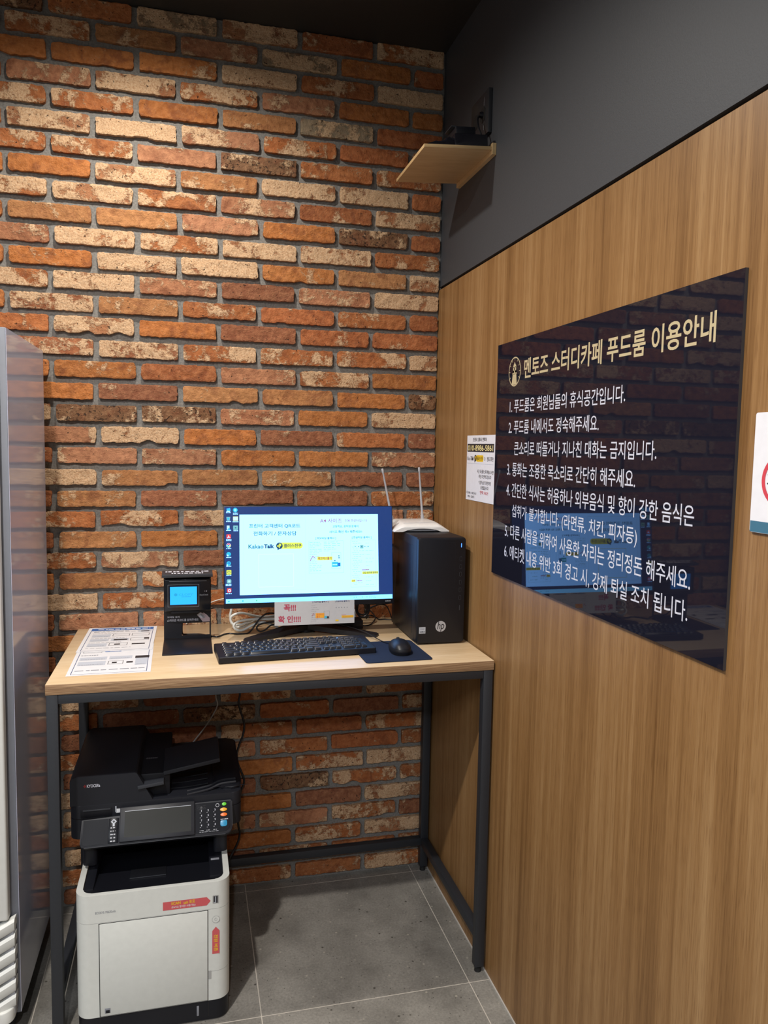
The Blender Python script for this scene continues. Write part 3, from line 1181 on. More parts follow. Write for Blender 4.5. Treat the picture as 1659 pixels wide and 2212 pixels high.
g.box((-0.078, -0.085, -0.0055), (0.078, 0.085, 0.0055), 'dark_plastic', 0.0012, 2, tf)
g.build('feed_tray', pr)
g = Geo()
tf = Matrix.Translation((-0.955, -0.448, 0.604)) @ Matrix.Rotation(radians(-7), 4, 'Y')
g.box((-0.036, -0.018, -0.005), (0.034, 0.025, 0.004), 'dark_plastic_light', 0.001, 2, tf)
g.build('paper_guide', pr)
a = Art()
for i in range(5):
    a.line(-0.973 + i * 0.006, 0.0, -0.971 + i * 0.006, 0.008, 0.0012, 'grey_print', 1)
a.rrect(-0.976, -0.001, -0.942, 0.009, 0.003, 'socket_dark', 0)
a.build('feed_mark', (0, -0.33, 0.6252), (1, 0, 0), (0, 1, 0), pr)

# control panel: sloping board below the lid
PV = Vector((0, 0.052, 0.072)).normalized()
PU = Vector((1, 0, 0))
PN = PU.cross(PV)
PO = Vector((0, -0.5185, 0.4735))
PH = 0.0865


def pbox(g_, u0, u1, v0, v1, n0, n1, m_, bev=0.001):
    g_.box((u0, v0, n0), (u1, v1, n1), m_, bev, 2, Matrix(((1, 0, 0, PO.x), (0, PV.y, PN.y, PO.y), (0, PV.z, PN.z, PO.z), (0, 0, 0, 1))))
    return g_


g = Geo()
mtx = Matrix(((1, 0, 0, PO.x), (0, PV.y, PN.y, PO.y), (0, PV.z, PN.z, PO.z), (0, 0, 0, 1)))
bp_ = rounded(-1.1365, -0.004, -0.735, PH, (0.012, 0.022, 0.004, 0), 6)
bp_ = bp_[:-1] + [(-1.030, PH), (-1.030, 0.0695), (-1.1365, 0.0695)]
g.prism(bp_, -0.028, -0.002, 'dark_plastic', mtx, 0.002)
cp = g.build('control_panel', pr)
g = Geo()
g.prism(rounded(-1.130, 0.002, -1.066, 0.066, (0.008, 0, 0, 0)), -0.003, -0.0008, 'panel_black', mtx)
g.build('blank_plate', cp)
g = Geo()
pbox(g, -1.0650, -1.0385, 0.002, 0.066, -0.003, -0.0008, 'panel_black')
pk = g.build('indicator_strip', cp)
a = Art()
a.poly([(-1.052, 0.064), (-1.044, 0.057), (-1.052, 0.050), (-1.060, 0.057)], 'pale_print', 1)
a.poly([(-1.052, 0.0605), (-1.048, 0.057), (-1.052, 0.0535), (-1.056, 0.057)], 'black_print', 2)
a.rect(-1.0545, 0.045, -1.0495, 0.0515, 'pale_print', 2)
for i in range(5):
    a.dashes(-1.060, 0.040 - i * 0.0085, -1.047, 0.0428 - i * 0.0085, 'soft_white_print', 50 + i, 1, 0.6, 3)
a.build('icons', PO, PU, PV, pk, base=-0.0008)
g = Geo()
pbox(g, -1.0365, -0.838, 0.001, PH + 0.004, -0.02, 0.0075, 'dark_plastic', 0.0025)
scr = g.build('touch_screen', cp)
a = Art()
a.rect(-1.0235, 0.012, -0.8480, 0.078, 'screen_off', 1)
a.rect(-1.0235, 0.0785, -0.8480, 0.0797, 'pale_print', 1)
a.build('display', PO, PU, PV, scr, base=0.0075)
a = Art()
a.rect(-1.0500, 0.5345, -1.0470, 0.5520, 'pale_print', 2)
a.rect(-1.0475, 0.5325, -1.0340, 0.5440, 'paper', 2)
s_ = a.build('sticker', (0, SYF, 0), (1, 0, 0), (0, 0, 1), lid)
s_['label'] = 'scrap of white tape at the corner of the screen'
g = Geo()
g.prism(rounded(-0.8365, 0.004, -0.7425, 0.083, (0.002, 0.018, 0.004, 0.002)), -0.003, -0.0006, 'panel_black', mtx)
kp = g.build('keypad', cp)
a = Art()
nums = ['1', '2', '3', '4', '5', '6', '7', '8', '9', '*', '0', '#']
for i, ch in enumerate(nums):
    cx_ = -0.820 + (i % 3) * 0.0185
    cy_ = 0.063 - (i // 3) * 0.0128
    hw_ = 0.0006 if ch == '1' else 0.0015
    a.text(ch, cx_ - hw_, cy_ - 0.0026, cx_ + hw_, cy_ + 0.0026, 'white_print', 1, 0.02)
    a.rect(cx_ - 0.0045, cy_ - 0.0062, cx_ - 0.0020, cy_ - 0.0050, 'soft_white_print', 1)
for cx_ in (-0.820, -0.8015, -0.783):
    a.dashes(cx_ - 0.005, 0.0100, cx_ + 0.005, 0.0116, 'soft_white_print', int(-cx_ * 1e4), 1, 0.5, 3)
a.dashes(-0.826, 0.0063, -0.774, 0.0072, 'soft_white_print', 3, 1, 0.3, 9)
a.rect(-0.832, 0.066, -0.808, 0.078, 'grey_print', 0)
a.disc(-0.820, 0.0715, 0.003, 'black_print', 1)
a.ring(-0.776, 0.074, 0.005, 0.0012, 'soft_white_print', 1)
a.dashes(-0.768, 0.0345, -0.748, 0.0365, 'white_print', 9, 1, 0.4, 6)
a.build('numerals', PO, PU, PV, kp, base=-0.0006)


def key(u, v, ru, rv, m_, lab):
    g_ = Geo()
    g_.prism([(u + ru * cos(t) * (1 if abs(cos(t)) > .3 else 1), v + rv * sin(t)) for t in [2 * pi * i / 20 for i in range(20)]], -0.001, 0.0022, m_, mtx, 0.0008)
    k_ = g_.build('button', kp)
    k_['label'] = lab


key(-0.7575, 0.0755, 0.0062, 0.0046, 'lime_key', 'green button')
key(-0.7595, 0.0610, 0.0098, 0.0048, 'yellow_key', 'yellow button')
key(-0.7590, 0.0475, 0.0095, 0.0046, 'orange_key', 'orange button')
g = Geo()
g.prism(rounded(-0.7690, 0.0165, -0.7505, 0.0320, (0.005, 0.005, 0.003, 0.003)), -0.001, 0.0022, 'blue_key', mtx, 0.0008)
k_ = g.build('button', kp)
k_['label'] = 'large blue start button'

# ------------------------------------------------------------------ monitor
mon = thing('monitor', 'wide black desktop monitor showing a bright notice page', 'monitor', (-0.48, -0.2, TZ))
MO = Vector((-0.749, -0.2555, 1.0475))
MU = Vector((1, 0, 0))
MV = Vector((0, 0.040, 0.3125)).normalized()
MN = MU.cross(MV)
MW, MH = 0.536, 0.3145
mm = Matrix(((1, MV.x, MN.x, MO.x), (0, MV.y, MN.y, MO.y), (0, MV.z, MN.z, MO.z), (0, 0, 0, 1)))
g = Geo()
g.box((0, 0, -0.010), (MW, MH, -0.0004), 'black_plastic', 0.0012, 2, mm)
case = g.build('bezel', mon)
g = Geo()
g.prism(rounded(0.06, 0.03, MW - 0.06, 0.24, (0.03,) * 4), -0.034, -0.0098, 'black_matte', mm, 0.004)
g.build('rear_housing', mon)
# picture: u in mm from the left edge, v in mm downwards from the top edge
a = Art(-1)
R_ = a.rect
R_(2.5, 2.0, 533.5, 299, 'lit_desktop', 0)
R_(6, 285, 532, 298.5, 'lit_bar', 1)
R_(48, 26.5, 487, 274, 'lit_white', 1)
a.frame(60, 37, 252, 262, 0.5, 'lit_faint', 2)
a.text('프린터 고객센터 QR코드', 77, 69, 236, 55.5, 'lit_teal', 3, 0.017)
a.text('전화하기 / 문자상담', 90, 92, 224, 78.8, 'lit_teal', 3, 0.017)
a.text('Kakao', 75, 131.6, 121, 119, 'lit_teal', 3, 0.017)
a.text('Talk', 122.5, 131.6, 154, 118.8, 'lit_deep', 3, 0.048)
a.rrect(166, 114, 243.5, 134, 9, 'lit_yellow', 2)
a.disc(170, 124.3, 10.2, 'lit_deep', 3)
a.poly([(164, 132), (172, 133.5), (164.5, 138)], 'lit_deep', 3)
a.text('P', 168.5, 131, 176, 117.5, 'lit_yellow', 4, 0.050)
a.rect(162.8, 123.6, 169, 126.2, 'lit_yellow', 4)
a.rect(164.7, 121.6, 167, 128.2, 'lit_yellow', 5)
a.text('플러스친구', 184, 130, 239, 118.3, 'lit_deep', 3, 0.017)
a.frame(105.5, 149, 214.5, 251.5, 1.2, 'lit_yellow', 3)
a.text('A4 사이즈', 298.7, 53.8, 369, 40, 'lit_magenta', 3, 0.008)
a.text('전용 프린터입니다', 378, 51, 451, 42, 'lit_magenta', 3, 0.017)
a.text('고등학교, 공무원 문제지', 339, 69.3, 422, 61, 'lit_teal', 3, 0.017)
a.text('사이즈 확인 꼭!! 해주세요!!', 327.7, 86.5, 434, 78, 'lit_teal', 3, 0.017)
a.text('[ PDF파일 출력시 ]', 284, 106.8, 349, 98.4, 'lit_teal', 3, 0.017)
a.text('[ 한글파일 출력시 ]', 401, 105.4, 465, 97, 'lit_teal', 3, 0.017)
for x0, y0, x1, y1 in ((262, 110, 373, 212), (396, 109, 479, 259)):
    a.frame(x0, y0, x1, y1, 0.4, 'lit_pale', 2)
rs = random.Random(5)
for i in range(17):
    y = 114 + i * 5.6
    a.dashes(265, y, 265 + rs.uniform(18, 42), y + 1.1, 'lit_pale', i, 2, 0.4, 5)
    if i < 6:
        a.dashes(310, y, 310 + rs.uniform(14, 55), y + 1.1, 'lit_pale', i + 40, 2, 0.4, 5)
for i in range(24):
    y = 113 + i * 6.0
    a.dashes(401 + (i % 3) * 3, y, 401 + rs.uniform(15, 40), y + 1.1, 'lit_pale', i + 80, 2, 0.5, 5)
    if i % 2:
        a.dashes(445, y, 445 + rs.uniform(8, 28), y + 1.1, 'lit_pale', i + 120, 2, 0.5, 4)
for i in range(5):
    a.rect(410 + i * 10.5, 128.5, 413 + i * 10.5, 131, 'lit_teal', 3)
R_(426, 126, 437, 136, 'lit_lcd', 2) if False else R_(427.5, 125.5, 438, 136, 'lit_pale', 2)
R_(288.5, 160, 337.5, 171.5, 'lit_yellow', 4)
a.text('체크박스풀기', 291, 169.8, 334, 161.5, 'lit_magenta', 5, 0.017)
a.line(266, 173, 274.8, 158.0, 2.0, 'lit_magenta', 4)
a.line(274.2, 158.0, 283, 165.5, 2.0, 'lit_magenta', 4)
a.frame(334.5, 148, 364.5, 198, 0.4, 'lit_teal', 3)
R_(336, 178, 355, 193, 'lit_cyan', 3)
R_(354, 180, 363, 192, 'lit_blue', 3)
a.dashes(338, 184, 352, 188, 'lit_white', 4, 4, 0.4, 4)
for (x, y) in ((356, 157), (356.5, 163), (343, 172)):
    R_(x, y, x + 4, y + 3.4, 'lit_teal', 3)
R_(433.5, 209.5, 486, 218.5, 'lit_yellow', 4)
a.text('공급 용지에 맞추어', 436, 217.2, 484, 210.6, 'lit_deep', 5, 0.017)
R_(432, 203.5, 456, 205.8, 'lit_magenta', 4)
R_(397.5, 234.5, 411, 242.5, 'lit_yellow', 4)
a.text('A4', 400, 241, 408, 236, 'lit_magenta', 5, 0.017)
R_(414.6, 237.3, 433, 239.3, 'lit_magenta', 4)
# desktop icons


def icon_label(x0, x1, y, n=1):
    for k in range(n):
        a.dashes(x0, y + k * 3.4, x1, y + k * 3.4 + 2.2, 'lit_white', int(y * 10) + k, 2, 0.25, 3)


iy = [(5.5, 17.8), (32.5, 45), (60, 72.5), (87, 100), (114.5, 128), (140.5, 155), (169, 182), (196, 210), (224, 237), (251.5, 265.5)]
ix0, ix1 = 7.8, 22.4
a.poly([(9, 8), (20, 6), (21.5, 14), (11, 17)], 'lit_lcd', 2)
a.poly([(8, 17.5), (11, 14), (21, 15.5), (19, 18.5)], 'lit_white', 3)
a.poly([(8.5, 33.5), (20.5, 33.5), (19, 45), (10, 45)], 'lit_pale', 2)
a.poly([(11, 36), (18, 36), (17, 42), (12, 42)], 'lit_cyan', 3)
R_(10, 60, 18, 72, 'lit_white', 2)
a.poly([(15, 66), (21.5, 72.5), (13, 73.5)], 'lit_lcd', 3)
a.rrect(8.5, 87, 22, 100, 2, 'lit_red', 2)
a.poly([(15, 89), (17, 94.5), (21, 97), (16, 96.5), (10, 99), (13.5, 94.5)], 'lit_white', 3)
a.disc(15, 121, 7, 'lit_white', 2)
a.disc(15, 121, 6.6, 'lit_red', 3, a0=pi * 1.15, a1=pi * 1.85)
a.disc(15, 121, 6.6, 'lit_green', 3, a0=pi * 0.5, a1=pi * 1.15)
a.disc(15, 121, 6.6, 'lit_amber', 3, a0=-pi * 0.15, a1=pi * 0.5)
a.disc(15, 121, 3.2, 'lit_white', 4)
a.disc(15, 121, 2.5, 'lit_blue', 5)
a.disc(15, 148, 7, 'lit_cyan', 2)
a.disc(17, 150, 4.4, 'lit_lcd_dark', 3, a0=0, a1=pi)
a.disc(12, 151.5, 2.6, 'lit_white', 4)
a.disc(15, 176, 6.6, 'lit_cyan', 2)
a.disc(16, 175, 2.8, 'lit_blue', 3)
a.disc(10.5, 181, 2.2, 'lit_white', 4)
a.rrect(8.2, 196.5, 22.8, 210, 1.5, 'lit_yellow', 2)
a.disc(15.5, 203, 4.6, 'lit_deep', 3, ry=3.4)
a.disc(15.5, 203, 3.4, 'lit_yellow', 4, ry=2.2)
a.rrect(9, 224.5, 22.5, 237, 3.5, 'lit_pale', 2)
a.disc(15.8, 230.7, 3.4, 'lit_faint', 3)
a.rrect(9.5, 252, 22.5, 265, 1, 'lit_red', 2)
a.disc(16.8, 259, 4.4, 'lit_white', 3)
a.disc(16.8, 259, 2.6, 'lit_red', 4)
for k, (y0, y1) in enumerate(iy):
    icon_label(ix0 - (2 if k in (8, 9) else 0), ix1 + (1 if k in (3, 8, 9) else 0), y1 + 1.5, 2 if k in (3, 8) else 1)
a.disc(35.5, 12.5, 7, 'lit_cyan', 2)
a.disc(35.8, 12.5, 3.6, 'lit_white', 3)
R_(34, 11.6, 43, 13.4, 'lit_cyan', 4)
R_(28.5, 32, 44, 46, 'lit_amber', 2)
R_(29.5, 33.5, 43, 45, 'lit_white', 3)
a.rrect(29, 60, 43.5, 73.5, 1.5, 'lit_pale', 2)
R_(34, 65, 38.5, 69, 'lit_teal', 3)
icon_label(29, 43, 21, 2)
icon_label(27.5, 45, 47.5)
icon_label(30, 43.5, 75)
# taskbar
for x, c in ((15, 'lit_cyan'), (57, 'lit_cyan'), (99, 'lit_green')):
    a.disc(x, 292, 2.4, c, 2)
for x in (398, 405, 425, 440):
    a.disc(x + 8, 291, 1.3, 'lit_cyan', 2)
a.dashes(455, 288.5, 478, 290.3, 'lit_pale', 7, 2, 0.3, 4)
a.dashes(455, 293, 478, 294.8, 'lit_pale', 8, 2, 0.3, 4)
a.build('screen', MO + MV * MH, MU, MV, case, base=-0.0003, scale=0.001)
a = Art(-1)
a.text('SAMSUNG', 508, 307.3, 526, 304.5, 'soft_white_print', 1, 0.03)
a.build('logo', MO + MV * MH, MU, MV, case, base=-0.0003, scale=0.001)
# stand: upright and two splayed legs
g = Geo()
g.sections([rounded_ring for rounded_ring in [
    [(x, y, z) for x, y in rounded(-0.481 - hw, -0.158 - 0.010, -0.481 + hw, -0.158 + 0.010, (0.006,) * 4, 4)]
    for z, hw in ((0.968, 0.034), (1.00, 0.026), (1.12, 0.024), (1.20, 0.024))]], 'black_plastic')
g.box((-0.525, -0.172, 1.14), (-0.437, -0.140, 1.215), 'black_matte', 0.004)
g.build('stand_neck', mon)


def stand_leg(tip, side):
    g_ = Geo()
    hub = Vector((-0.481, -0.150, 0))
    tip = Vector((*tip, 0))
    d = (tip - hub).normalized()
    nrm = Vector((-d.y, d.x, 0))
    rings = []
    for t, wd, z0, z1 in ((0.0, 0.030, 0.958, 0.974), (0.15, 0.030, 0.954, 0.971), (0.5, 0.023, 0.9475, 0.9625), (0.97, 0.016, 0.9452, 0.954), (1.0, 0.013, 0.9452, 0.951)):
        p_ = hub.lerp(tip, t)
        l_, r_ = p_ + nrm * wd, p_ - nrm * wd
        rings.append([(l_.x, l_.y, z0), (r_.x, r_.y, z0), (r_.x, r_.y, z1), (l_.x, l_.y, z1)])
    g_.sections(rings, 'black_plastic')
    return g_.build('stand_foot', mon, smooth=25)


stand_leg((-0.684, -0.270), -1)
stand_leg((-0.268, -0.270), 1)
Geo().cyl((-0.481, -0.152, TZ + 0.0002), (0, 0, 1), 0.030, 0.030, 0.03, 'black_plastic', 32).build('stand_hub', mon)

# sheet taped under the screen
g = Geo()
NX0, NX1 = -0.596, -0.344
NB = Vector((NX0, -0.2660, 0.9915))
NVv = Vector((0, 0.0055, 0.0735)).normalized()
nm = Matrix(((1, NVv.x, 0, NB.x), (0, NVv.y, -NVv.z, NB.y), (0, NVv.z, NVv.y, NB.z), (0, 0, 0, 1)))
g.box((0, 0, -0.0003), (NX1 - NX0, 0.0735, 0.0001), 'paper_in_shade', 0, 1, nm)
note = thing('taped_notice', 'small laminated notice in red Korean letters taped below the screen', 'notice', (-0.47, -0.266, 0.9915))
a = Art()
a.text('꼭!!!', 0.0285, 0.0435, 0.0665, 0.0655, 'red_print_in_shade', 1, 0.035)
a.text('확 인!!!!', 0.0115, 0.0080, 0.0815, 0.0300, 'red_print_in_shade', 1, 0.035)
a.text('[ PDF파일 출력시 ]', 0.118, 0.0668, 0.1685, 0.0725, 'navy_print', 1, 0.02)
a.text('[ 한글파일 출력시 ]', 0.190, 0.0668, 0.237, 0.0725, 'navy_print', 1, 0.02)
a.frame(0.113, 0.004, 0.174, 0.063, 0.0003, 'pale_print', 1)
a.frame(0.181, 0.004, 0.249, 0.063, 0.0003, 'pale_print', 1)
for i in range(9):
    a.dashes(0.115, 0.058 - i * 0.006, 0.115 + 0.012 + (i * 7 % 5) * 0.003, 0.0587 - i * 0.006, 'grey_print', i, 1, 0.4, 4)
    a.dashes(0.184, 0.058 - i * 0.006, 0.196 + (i * 3 % 5) * 0.006, 0.0587 - i * 0.006, 'pale_print', i + 30, 1, 0.4, 4)
for i in range(5):
    a.rect(0.192 + i * 0.0088, 0.049, 0.195 + i * 0.0088, 0.0512, 'grey_print', 1)
a.rect(0.128, 0.0200, 0.1555, 0.0345, 'amber_print', 2)
a.text('체크박스', 0.131, 0.028, 0.152, 0.0335, 'coral_sticker', 3)
a.text('풀기', 0.131, 0.021, 0.141, 0.0268, 'coral_sticker', 3)
a.frame(0.1545, 0.016, 0.172, 0.041, 0.0004, 'grey_print', 2)
a.rect(0.156, 0.018, 0.164, 0.025, 'cyan_print', 3)
a.disc(0.167, 0.021, 0.0035, 'black_print', 3)
a.line(0.1165, 0.026, 0.121, 0.034, 0.0010, 'red_print_in_shade', 2)
a.line(0.121, 0.034, 0.125, 0.030, 0.0010, 'red_print_in_shade', 2)
a.rect(0.211, 0.0175, 0.249, 0.0245, 'yellow_print', 2)
a.text('공급 용지에 맞추어', 0.213, 0.0186, 0.247, 0.0236, 'coral_sticker', 3)
a.rect(0.191, 0.0075, 0.201, 0.0125, 'yellow_print', 2)
a.rect(0.210, 0.0255, 0.225, 0.0265, 'coral_sticker', 2)
a.into(g, NB, (1, 0, 0), NVv, base=0.0001)
g.build('sheet', note, smooth=0)

# ------------------------------------------------------------------ tower
pc = thing('computer_tower', 'slim black desktop computer tower at the right end of the table', 'computer', (-0.101, -0.247, TZ))
TX0, TX1, TYF, TYB, TZ0, TZ1 = -0.178, -0.0245, -0.400, -0.098, 0.950, 1.277
g = Geo()
g.box((TX0 + 0.0008, TYF + 0.020, TZ0), (TX1 - 0.0008, TYB, TZ1 - 0.0008), 'dark_plastic', 0.003)
cs = g.build('case', pc)
box((TX0 + 0.0002, TYF + 0.06, TZ0 + 0.02), (TX0 + 0.0012, TYB - 0.05, TZ1 - 0.03), 'black_plastic', 0.0003).build('side_cover', cs)
fm = Matrix(((1, 0, 0, 0), (0, 0, 1, 0), (0, 1, 0, 0), (0, 0, 0, 1)))    # prism axis along y
g = Geo()
prof = rounded(TX0, TZ0 - 0.001, TX1, TZ1, (0.008, 0.008, 0.010, 0.010), 6)
rings = []
for y, ins in ((TYF + 0.022, 0.0), (TYF + 0.004, 0.0), (TYF + 0.001, 0.0012), (TYF, 0.004)):
    rings.append([((x - (TX0 + TX1) / 2) * (1 - ins / 0.077) + (TX0 + TX1) / 2, y, (z - 1.113) * (1 - ins / 0.163) + 1.113) for x, z in prof])
g.sections(rings, 'black_plastic')
fp_ = g.build('front_panel', pc, smooth=30)
for fx in (TX0 + 0.02, TX1 - 0.02):
    for fy in (TYF + 0.04, TYB - 0.04):
        box((fx - 0.008, fy - 0.012, TZ + 0.0003), (fx + 0.008, fy + 0.012, TZ0), 'rubber', 0.001).build('foot', pc)
a = Art()
a.rrect(-0.0412, 1.246, -0.0388, 1.2585, 0.001, 'lit_led', 1)
s_ = a.build('power_light', (0, TYF, 0), (1, 0, 0), (0, 0, 1), fp_)
s_['label'] = 'lit blue power light'
for i, zc in enumerate((1.2105, 1.186, 1.163, 1.138, 1.114, 1.090)):
    a = Art()
    a.rrect(-0.0445, zc - 0.0065, -0.0375, zc + 0.0065, 0.0015, 'dark_plastic_light', 1)
    a.rrect(-0.0436, zc - 0.0056, -0.0384, zc + 0.0056, 0.0012, 'black_gloss', 2)
    a.build('port', (0, TYF, 0), (1, 0, 0), (0, 0, 1), fp_)
a = Art()
a.rrect(-0.0425, 1.050, -0.0400, 1.066, 0.001, 'dark_plastic_light', 1)
a.build('card_slot', (0, TYF, 0), (1, 0, 0), (0, 0, 1), fp_)
a = Art()
a.frame(-0.165, 1.09, -0.060, 1.262, 0.0006, 'dark_plastic', 1)
a.build('drive_cover', (0, TYF, 0), (1, 0, 0), (0, 0, 1), fp_)
a = Art()
a.disc(-0.101, 1.0015, 0.0168, 'chrome', 1, n=48)
a.text('hp', -0.1125, 0.9855, -0.0895, 1.0165, 'black_print', 2, 0.005, 0.25)
s_ = a.build('badge', (0, TYF, 0), (1, 0, 0), (0, 0, 1), fp_)
s_['label'] = 'round chrome badge with two slanted letters'
a = Art()
a.rrect(-0.1705, 0.981, -0.1495, 1.0015, 0.001, 'router_grey', 1)
a.rect(-0.1695, 0.982, -0.1505, 1.0005, 'pale_print', 2)
a.text('intel', -0.1665, 0.9935, -0.1535, 0.9990, 'grey_print', 3, 0.02)
a.text('CORE i5', -0.1680, 0.9845, -0.1520, 0.9895, 'black_print', 3, 0.03)
s_ = a.build('sticker', (0, TYF, 0), (1, 0, 0), (0, 0, 1), fp_)
s_['label'] = 'small pale processor sticker'

# ------------------------------------------------------------------ router on the tower
ro = thing('wifi_router', 'white wireless router with two upright antennas on top of the tower', 'router', (-0.118, -0.16, TZ1))
g = Geo()
RX0, RX1 = -0.2135, -0.0265
rc, rh = (RX0 + RX1) / 2, (RX1 - RX0) / 2
z0 = TZ1 + 0.0006
rings = []
for y, sx, hgt in ((-0.2475, 0.985, 0.0155), (-0.245, 1.0, 0.0185), (-0.222, 1.0, 0.0250), (-0.195, 0.985, 0.0285), (-0.165, 0.96, 0.0300), (-0.11, 0.94, 0.0300), (-0.103, 0.92, 0.027)):
    topl, botl = [], []
    nn = 28
    for i in range(nn + 1):
        t = -1 + 2 * i / nn
        x = rc + rh * sx * t
        fall = max(0.0, (abs(t) - 0.62) / 0.38)
        zt = hgt * (1 - 0.86 * fall ** 1.35)
        arch = max(0.0, 1 - (t / 0.66) ** 2) ** 0.6 * min(hgt * 0.66, 0.0125)
        topl.append((x, y, z0 + max(zt, 0.002)))
        botl.append((x, y, z0 + min(arch, max(zt, 0.002) - 0.0012)))
    rings.append(topl + botl[::-1])
g.sections(rings, 'white_plastic')
rb = g.build('housing', ro, smooth=40)
g = Geo()
g.prism([(rc + 0.060 * t, z0 + 0.0105 * max(0.02, 1 - t * t) ** 0.5) for t in [1 - i / 10 for i in range(21)]], -0.239, -0.115, 'router_grey', fm)
g.build('vent_panel', ro)
g = Geo()
g.tube([(rc - 0.055, -0.2195, z0 + 0.0252), (rc - 0.02, -0.2190, z0 + 0.0257), (rc + 0.03, -0.2190, z0 + 0.0257), (rc + 0.055, -0.2190, z0 + 0.0253)], 0.0008, 'router_grey', 6, 4)
g.build('crease', ro)
a = Art()
a.dashes(rc - 0.022, -0.146, rc - 0.010, -0.142, 'soft_white_print', 3, 1, 0.3, 3)
a.build('logo', (0, 0, z0 + 0.0302), (1, 0, 0), (0, 1, 0), ro)


def antenna(b, t):
    b, t = Vector(b), Vector(t)
    d = (t - b).normalized()
    g_ = Geo()
    s_ = d.cross(Vector((0, 1, 0))).normalized()
    n_ = s_.cross(d)
    rings = []
    L_ = (t - b).length
    for k, wx, wy in ((0, 0.0065, 0.005), (0.02, 0.0065, 0.005), (0.03, 0.0042, 0.0036), (L_ * 0.6, 0.0036, 0.003), (L_ - 0.016, 0.0030, 0.0026), (L_ - 0.013, 0.0041, 0.0032), (L_ - 0.002, 0.0041, 0.0032), (L_, 0.003, 0.0022)):
        c_ = b + d * k
        rings.append([c_ + s_ * wx * cos(q) + n_ * wy * sin(q) for q in [2 * pi * i / 14 for i in range(14)]])
    g_.sections(rings, 'antenna_grey')
    g_.cyl(b - Vector((0.007, 0, 0)), (1, 0, 0), 0.006, 0.006, 0.014, 'antenna_grey', 16)
    return g_.build('antenna', ro)


antenna((-0.179, -0.096, TZ1 + 0.014), (-0.2185, -0.094, 1.476))
antenna((-0.072, -0.096, TZ1 + 0.016), (-0.0890, -0.094, 1.482))

# ------------------------------------------------------------------ keyboard
KZ = TZ + 0.0034
kb = thing('keyboard', 'full size black keyboard lying in front of the monitor', 'keyboard', (-0.5525, -0.417, KZ), radians(3.6))
KM = WORLD[kb.name]
KW, KD = 0.452, 0.142
g = Geo()
prof_side = [(-KD / 2, 0.0), (KD / 2, 0.0), (KD / 2, 0.0185), (KD / 2 - 0.006, 0.0215), (-KD / 2 + 0.002, 0.0160), (-KD / 2, 0.0145)]
rings = []
for x, s in ((-KW / 2, 0.97), (-KW / 2 + 0.003, 1.0), (KW / 2 - 0.003, 1.0), (KW / 2, 0.97)):
    rings.append([KM @ Vector((x, y * s, z * s)) for y, z in prof_side])
g.sections(rings, 'black_plastic')
kcase = g.build('case', kb, smooth=25)
for fx in (-0.20, 0.0):
    for fy in (-0.055, 0.055):
        g = Geo()
        g.box((fx - 0.01, fy - 0.004, -0.0032), (fx + 0.01, fy + 0.004, 0.0005), 'rubber', 0.0005, 2, KM)
        g.build('rubber_foot', kb)
slope = (0.0215 - 0.0160) / (KD - 0.008)
U1 = 0.0183


def kz(y):
    return 0.0162 + (y + KD / 2 - 0.002) * slope


KEYMESH = {}


def key_cap(x0, y0, wu, hu=1.0):
    wd, hd = wu * U1 - 0.0022, hu * U1 - 0.0022
    k_ = (round(wd, 5), round(hd, 5))
    if k_ not in KEYMESH:
        g_ = Geo()
        r0 = rounded(-wd / 2, -hd / 2, wd / 2, hd / 2, (0.001,) * 4, 2)
        tw, td = wd / 2 - 0.0022, hd / 2 - 0.0024
        r1 = rounded(-tw, -td + 0.0008, tw, td + 0.0008, (0.0016,) * 4, 2)
        g_.sections([[(x, y, 0) for x, y in r0], [(x, y, 0.0055) for x, y in r1], [(x * 0.93, y * 0.9, 0.0054) for x, y in r1]], 'key_plastic')
        o_ = g_.build('key', None, smooth=30)
        KEYMESH[k_] = o_.data
        COL.objects.unlink(o_)
        bpy.data.objects.remove(o_)
    o_ = bpy.data.objects.new('key', KEYMESH[k_])
    COL.objects.link(o_)
    o_.parent = kb
    cx_, cy_ = x0 + wu * U1 / 2, y0 + hu * U1 / 2
    o_.location = (cx_, cy_, kz(cy_) + 0.0002)
    o_.rotation_euler = (math.atan(slope), 0, 0)


XK = -KW / 2 + 0.019
YK = -KD / 2 + 0.0125
rows_ = [
    (0, [1.25, 1.25, 1.25, 6.25, 1.25, 1.25, 1.25, 1.25]),
    (1, [2.25] + [1] * 10 + [2.75]),
    (2, [1.75] + [1] * 11 + [2.25]),
    (3, [1.5] + [1] * 12 + [1.5]),
    (4, [1] * 13 + [2]),
]
for r_i, ws in rows_:
    x = XK
    for wu in ws:
        key_cap(x, YK + r_i * U1, wu)
        x += wu * U1
YF5 = YK + 5 * U1 + 0.0055
for grp in ((0, 1), (2, 4), (6.5, 4), (11, 4)):
    for i in range(grp[1]):
        key_cap(XK + (grp[0] + i) * U1, YF5, 1)
XN = XK + 15 * U1 + 0.0045
for i in range(3):
    key_cap(XN + i * U1, YF5, 1)
    key_cap(XN + i * U1, YK + 4 * U1, 1)
    key_cap(XN + i * U1, YK + 3 * U1, 1)
    key_cap(XN + i * U1, YK, 1)
key_cap(XN + U1, YK + U1, 1)
XP = XN + 3 * U1 + 0.0045
for i in range(3):
    key_cap(XP + i * U1, YK + 4 * U1, 1)
    key_cap(XP + i * U1, YK + 3 * U1, 1)
    key_cap(XP + i * U1, YK + 2 * U1, 1)
    key_cap(XP + i * U1, YK + 1 * U1, 1)
key_cap(XP, YK, 2)
key_cap(XP + 2 * U1, YK, 1)
key_cap(XP + 3 * U1, YK + 4 * U1, 1)
key_cap(XP + 3 * U1, YK + 2 * U1, 1, 2)
key_cap(XP + 3 * U1, YK, 1, 2)
